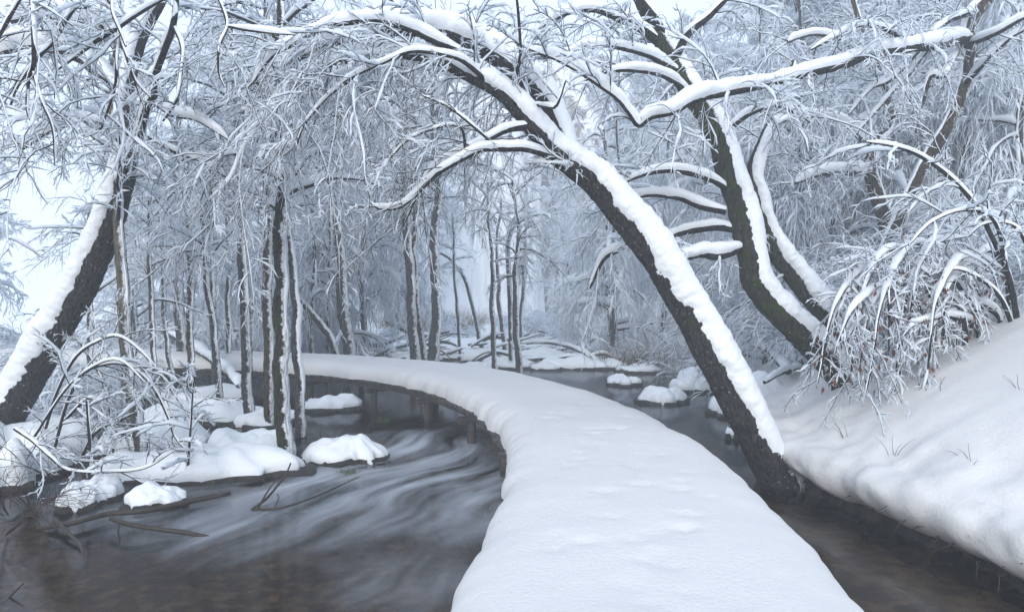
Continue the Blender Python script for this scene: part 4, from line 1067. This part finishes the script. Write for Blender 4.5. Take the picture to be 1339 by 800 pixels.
for k, (px, d, z) in enumerate([(15, 6.2, 0.1), (45, 6.6, 0.05), (-10, 5.6, 0.1), (80, 7.6, 0.05), (30, 7.4, 0.3)]):
    o = shrub_mesh('bramble', 'thin reddish bramble twigs trailing into the water below the leaning trunk', 8, 0.85, 1.1, 1.1, ((px - IW / 2) * d / F, d, z + 0.15), 'brambles below the leaning trunk', (5, 3), [M_TWIGR, M_TSNOW], 0.0, slim=0.6)

# ------------------------------------------------------------------ snow-capped mounds and stones
def mound(name, label, cat, px, py, d, rx, ry, h, seed, group=None, lift=0.07, lumps=1.0, base=0.035):
    x0, y0 = (px - IW / 2) * d / F, d
    t = thing(name, label, cat, group, (x0, y0, 0))
    far_off = d > 16
    a = np.linspace(0, 2 * np.pi, 36 if far_off else 60, endpoint=False)
    q = np.linspace(0, 1, 26)
    ca, sa = np.cos(a)[None], np.sin(a)[None]
    out = 1 + lumps * (0.6 * fbm(np.stack([ca * 1.3 + seed, sa * 1.3, 0 * ca], -1), 3) + 0.14 * fbm(np.stack([ca * 5 + seed, sa * 5, 0 * ca + 2], -1), 3))
    rq = np.sin(np.clip(q, 0, 1) * np.pi / 2)[:, None]
    # snow cap: dome with a bulging edge that tucks under
    tt = np.linspace(0, 1.18, 14 if far_off else 26)[:, None] * np.pi / 2
    rad = np.sin(tt) ** 0.8 * out
    zz_ = np.sign(np.cos(tt)) * np.abs(np.cos(tt)) ** 0.95
    Xc, Yc = rad * ca * rx, rad * sa * ry
    big = fbm(np.stack([Xc / rx * 1.5 + seed, Yc / ry * 1.2, 0 * Xc], -1), 3)
    Zc = base + lift * 0.3 + 0.70 * h * zz_ * (1 + 1.0 * lumps * big) + 0.02 * fbm(np.stack([Xc * 9, Yc * 9, 0 * Xc + seed], -1), 3)
    edge = 0.12 * fbm(np.stack([ca * 3.4 + seed, sa * 3.4, 0 * ca + 7], -1), 4)
    Zc = Zc + edge * np.clip(np.sin(tt), 0, 1) ** 6
    m = MB(); G = np.stack([Xc, Yc, np.maximum(Zc, -0.02)], -1)
    m.grid(np.concatenate([G, G[:, :1]], 1)); m.build('snow_cap', M_SNOWT, t)
    # dark mossy footing
    zb = np.linspace(-0.45, base + 0.02, 12)[:, None]
    nb = fbm(np.stack([ca * 4 + seed + 0 * zb, sa * 4 + 0 * zb, zb * 7 + 0 * ca], -1), 4)
    rb = (1.0 + 0.16 * nb + 0.5 * np.clip(0.06 - zb, 0, 1)) * out * 1.03
    G = np.stack([rb * ca * rx, rb * sa * ry, zb + 0.03 * nb + 0 * ca], -1)
    G = np.concatenate([G, G[-1:] * [0.3, 0.3, 1]], 0)
    m = MB(); m.grid(np.concatenate([G, G[:, :1]], 1)); m.build('earth_footing', M_EARTH, t)
    return t

IS = 'snow mounds of the islet'
mound('snow_mound', 'longest snow mound of the islet, at the foot of the pale olive trunk', 'mound', 262, 0, 7.9, 0.95, 0.42, 0.30, 3.1)
mound('snow_mound', 'rounded snow mound on the islet beside the mossy dark trunk', 'mound', 330, 0, 8.7, 0.42, 0.45, 0.34, 8.6)
mound('snow_mound', 'snow mound behind the foot of the pale olive trunk', 'mound', 196, 0, 9.2, 0.55, 0.5, 0.36, 12.7)
mound('snow_mound', 'low snow mound in the water behind the islet, under the saplings', 'mound', 268, 0, 11.4, 0.75, 0.55, 0.26, 15.2)
mound('snow_mound', 'isolated snow mound with mossy rim in the swirling stream', 'mound', 458, 0, 8.55, 0.47, 0.4, 0.24, 22.4)
mound('snow_mound', 'small round snow mound below the bowed shrub', 'mound', 114, 0, 6.75, 0.25, 0.25, 0.24, 27.3)
mound('snow_mound', 'small snow mound on the dead log before the islet', 'mound', 213, 0, 6.7, 0.27, 0.22, 0.17, 31.9)
mound('snow_mound', 'long low snow mound among the flooded saplings', 'mound', 262, 0, 13.6, 1.0, 0.6, 0.34, 34.2)
mound('snow_mound', 'snow mound beneath the far end of the boardwalk', 'mound', 428, 0, 12.4, 0.5, 0.4, 0.26, 37.7)
mound('snow_mound', 'snow mound at the foot of the brown trunk', 'mound', 350, 0, 10.9, 0.45, 0.4, 0.22, 39.1)
mound('snow_mound', 'snow mound wrapping the foot of the leaning black trunk', 'mound', 2, 0, 8.5, 0.85, 0.7, 0.55, 42.0)
mound('snow_mound', 'snow lump on the bramble tangle below the leaning black trunk', 'mound', 60, 0, 7.9, 0.26, 0.25, 0.32, 44.4)
mound('snow_mound', 'snow lump hanging over the brambles at the foot of the leaning black trunk', 'mound', -8, 0, 7.3, 0.3, 0.3, 0.5, 46.2)
mound('snow_capped_stone', 'broad snow-capped stone in the water beside the boardwalk', 'stone', 868, 0, 13.1, 0.42, 0.35, 0.26, 51.0)
mound('snow_capped_stone', 'small dark stone with patchy snow cap in open water', 'stone', 815, 0, 15.6, 0.32, 0.3, 0.18, 53.0)
mound('snow_capped_stone', 'tiny stone with neat white cap next to the arching trunk', 'stone', 961, 0, 9.8, 0.13, 0.12, 0.09, 55.0, None, 0.07, 0.6, 0.05)
mound('snow_mound', 'lumpy snow ledge at the shore behind the arching trunk', 'mound', 905, 0, 14.8, 0.5, 0.6, 0.45, 57.0)
mound('snow_mound', 'snow heap against fallen branches between the two leaning trees', 'mound', 985, 0, 11.8, 0.8, 0.6, 0.62, 59.0)
fl = [(575, 18.6, .4), (625, 18.4, .5), (665, 19.2, .7), (715, 18.8, .5), (745, 19.4, .8), (790, 19.2, .6), (830, 18.2, .5), (640, 21.5, .9), (700, 22, .8), (780, 26, 1.2), (500, 18.6, .5), (455, 19.4, .6), (610, 19, .45), (655, 20.5, .5), (700, 20, .6), (735, 21, .8), (770, 20.5, .7), (800, 22, .6), (690, 23, .6), (640, 23.5, .5), (760, 24, .9), (845, 21, .6), (720, 26, 1.0), (590, 22, .6), (540, 21, .7), (490, 20, .6), (430, 19.5, .5), (510, 24, .8), (860, 24, .8), (670, 27, 1.2), (560, 26, .8), (820, 27, 1.0)]
for k, (px, d, r) in enumerate(fl):
    mound('snow_mound', 'low snow hump along the misty far shore', 'mound', px, 0, d, r, r * 0.7, r * 0.35, 61 + 3.3 * k, 'snow humps of the far shore')

# ------------------------------------------------------------------ driftwood, logs
def wz(px, py, z):
    d = (CZ - z) * F / (py - HY)
    return (px, py, d)
def log(name, label, cat, runs, bark=M_DRIFT, snow=0.0, group=None):
    t = thing(name, label, cat, group)
    for i, run in enumerate(runs):
        pts = [(*wz(px, py, z), w) for px, py, z, w in run]
        limb(t, 'stem' if i == 0 else 'branch', pts, bark, 8, snow or 0.02, 1.2, (0, 0, 1), 0.04, 0.012, 0.12, 0.4, 0.0, bool(snow))
    return t
log('broken_branch', 'dark broken branch lying in the stream below the mossy trunk', 'branch', [[(326, 668, -0.02, 3.3), (350, 650, 0.1, 3.3), (372, 622, 0.35, 2.6), (380, 605, 0.45, 2)], [(328, 667, 0, 3.3), (370, 663, 0.03, 3.3), (410, 650, 0.08, 2.6), (445, 635, 0.14, 2), (470, 624, 0.2, 1.3)], [(338, 663, 0.03, 2.6), (348, 645, 0.12, 2), (362, 625, 0.25, 1.7)], [(360, 662, 0.03, 2), (365, 650, 0.06, 1.3), (362, 645, 0.1, 1)]])
log('driftwood_log', 'sunken dead log with forked end before the islet', 'log', [[(50, 690, 0.02, 5.9), (95, 684, 0.06, 5.9), (140, 672, 0.06, 7.3), (190, 668, 0.05, 7.9), (250, 655, 0.05, 7.9), (300, 645, 0.05, 5.3)], [(70, 678, 0.06, 5.3), (88, 695, 0.05, 4.6), (104, 712, 0.03, 4), (108, 730, -0.01, 3.3)]], M_DRIFT)
log('driftwood_branch', 'dead branch with a small cap of snow at its tip, half sunk', 'branch', [[(146, 678, 0.1, 6.6), (170, 686, 0.1, 5.9), (205, 692, 0.06, 5.9), (240, 697, 0.03, 5.9), (275, 703, -0.02, 4)], [(156, 684, 0.1, 2.6), (155, 695, 0.06, 2.6), (158, 710, -0.02, 2)]], M_DRIFT)
log('thin_stick', 'thin stick poking up out of the stream near the bramble twigs', 'stick', [[(4, 788, -0.03, 3), (16, 776, 0.02, 3), (30, 762, 0.08, 2)]])
log('fallen_log', 'mossy fallen log with snow lying along it among the saplings', 'log', [[(190, 520, 0.12, 9), (240, 528, 0.12, 9), (300, 536, 0.1, 8), (350, 540, 0.06, 6)]], M_BARKM, 0.08)
log('fallen_log', 'snow-lined fallen trunk propped among saplings above the islet', 'log', [[(205, 428, 1.1, 7), (250, 452, 0.9, 8), (300, 490, 0.6, 8), (312, 505, 0.5, 6)]], M_BARKG, 0.1)
log('fallen_log', 'fallen branch with upturned twig on the far shore snow', 'log', [[(680, 448, 0.5, 3), (715, 448, 0.45, 4), (740, 452, 0.4, 5), (762, 460, 0.3, 7), (772, 468, 0.15, 8)], [(762, 458, 0.35, 4), (762, 440, 0.6, 3), (752, 425, 0.9, 2)]], M_BARKG, 0.05)
log('fallen_log', 'dark root limb on the snow between the two leaning trees', 'log', [[(985, 452, 1.05, 7), (1005, 458, 1.0, 9), (1022, 476, 0.85, 11), (1030, 486, 0.8, 9)], [(1000, 500, 0.75, 5), (1020, 488, 0.8, 6), (1045, 480, 0.8, 5)]], M_BARK, 0.05)
log('fallen_log', 'snow-topped log bridging the debris beyond the boardwalk bend', 'log', [[(505, 420, 1.2, 6), (530, 432, 0.9, 7), (552, 445, 0.6, 6)]], M_BARKG, 0.08)
for k in range(48):
    px = rng.uniform(400, 860); d = rng.uniform(18.2, 27); x = (px - IW / 2) * d / F
    a = rng.uniform(-0.5, 0.5); L = rng.uniform(0.5, 1.6); z0 = float(max(ground_z(x, d), 0)) + 0.15
    py = lambda dd, z: HY + (CZ - z) * F / dd
    dx = L * math.cos(a) * F / d
    t = thing('dead_branch', 'dead branch lying in the debris of the misty far shore', 'branch', 'dead branches on the far shore')
    w0 = rng.uniform(2, 5)
    limb(t, 'stem', [(px - dx / 2, py(d, z0), d, w0), (px, py(d, z0 + rng.uniform(0, 0.3)), d, w0), (px + dx / 2, py(d, z0 + rng.uniform(-0.1, 0.5)), d, w0 * 0.5)], M_BARKG, 6, 0.05, 1.2, (0, 0, 1), 0.08, 0.05, 0.1, 0.4, 0.0, k % 2 == 0)

# roots and stalks hanging out of the bank
for k in range(34):
    y = rng.uniform(4.2, 8.2); x = float(bank_x(y))
    P0 = np.array([[x + 0.12, y, rng.uniform(0.1, 0.3)]]); D0 = nrm(np.array([[-0.8, rng.normal(0, 0.5), rng.uniform(-0.2, 0.5)]]))
    P = grow(P0, D0, np.array([rng.uniform(0.15, 0.4)]), 9, 4.0, 0.25)
    m = MB(); m.tube(P, taper(1, 9, rng.uniform(0.003, 0.011), 0.002), 5, 0)
    m.build('root', M_DRIFT, EARTH_OBJ)

# grass tufts and dry reeds
def tuft(name, label, cat, loc, nb, H, mat, spread, group=None, w=0.004):
    t = thing(name, label, cat, group, loc)
    a = rng.uniform(0, 6.28, nb); rr_ = rng.random(nb) * spread
    P0 = np.stack([rr_ * np.cos(a), rr_ * np.sin(a), 0 * a - 0.02], -1)
    D0 = nrm(np.stack([0.5 * np.cos(a), 0.5 * np.sin(a), 1 + 0 * a], -1) + rng.normal(0, 0.15, (nb, 3)))
    m = MB(); P = grow(P0, D0, rng.uniform(0.5, 1, nb) * H, 6, 2.0 / max(H, 0.2) * 0.5, 0.08)
    m.tube(P, taper(nb, 6, w, 0.001), 3, 0)
    b = m.build('blades', mat, t); b['kind'] = 'stuff'
    return t
def wl(px, py, z=0.0):
    d = (CZ - z) * F / (py - HY)
    return ((px - IW / 2) * d / F, d, z)
tuft('grass_tuft', 'bright green tuft of grass standing in the stream', 'grass', wl(500, 552), 90, 0.13, M_GRASS, 0.12)
tuft('dry_stalks', 'dry bent stalks on the mossy isolated mound', 'stalks', wl(478, 560, 0.12), 14, 0.5, M_TWIGR, 0.2)
tuft('dry_stalks', 'dry bent stalks at the rim of the islet behind the isolated mound', 'stalks', wl(430, 572, 0.05), 16, 0.32, M_TWIGR, 0.3)
for k, (x_, y_) in enumerate([(3.5, 6.3), (3.75, 5.6), (4.3, 6.9), (3.4, 7.0), (4.6, 6.2)]):
    tuft('dry_stalks', 'thin dry stalks poking out of the snow bank below the leafy shrub', 'stalks', (x_, y_, float(bank_z(np.array(x_), np.array(y_))) - 0.03), 4, 0.28, M_TWIGR, 0.06, 'dry stalks on the snow bank', 0.003)
tuft('moss_tuft', 'mossy green tuft at the foot of the isolated mound', 'moss', wl(455, 618), 120, 0.06, M_GRASS, 0.14)
for k in range(14):
    px = rng.uniform(470, 640); d = rng.uniform(30, 40); x = (px - IW / 2) * d / F
    tuft('reed_clump', 'dry tawny reed clump beyond the far shore', 'reeds', (x, d, float(ground_z(x, d)) - 0.05), 70, 1.5, M_REED, 0.6, 'reeds beyond the far shore', 0.008)
for k, (px, d) in enumerate([(825, 19.5), (845, 18.5), (800, 19.2), (858, 19.8)]):
    x = (px - IW / 2) * d / F
    tuft('yellow_grass', 'yellowed grass clump at the water edge under the frosted boughs', 'grass', (x, d, 0.05), 80, 1.0, M_REED, 0.5, 'yellowed grass at the water edge', 0.006)

# ------------------------------------------------------------------ winter mist
m = bpy.data.materials.new('mist'); m.use_nodes = True
t = m.node_tree; t.nodes.remove(t.nodes['Principled BSDF'])
pv = N(t, 'ShaderNodeVolumePrincipled')
pv.inputs['Color'].default_value = (0.90, 0.955, 1.0, 1)
pv.inputs['Density'].default_value = 0.0078
pv.inputs['Anisotropy'].default_value = 0.0
t.links.new(pv.outputs[0], t.nodes['Material Output'].inputs['Volume'])
me = box_mesh('haze', 306, 236, 44, m)
hz = link('haze', me); hz.location = (0, 106, 20)
tag(hz, kind='stuff')
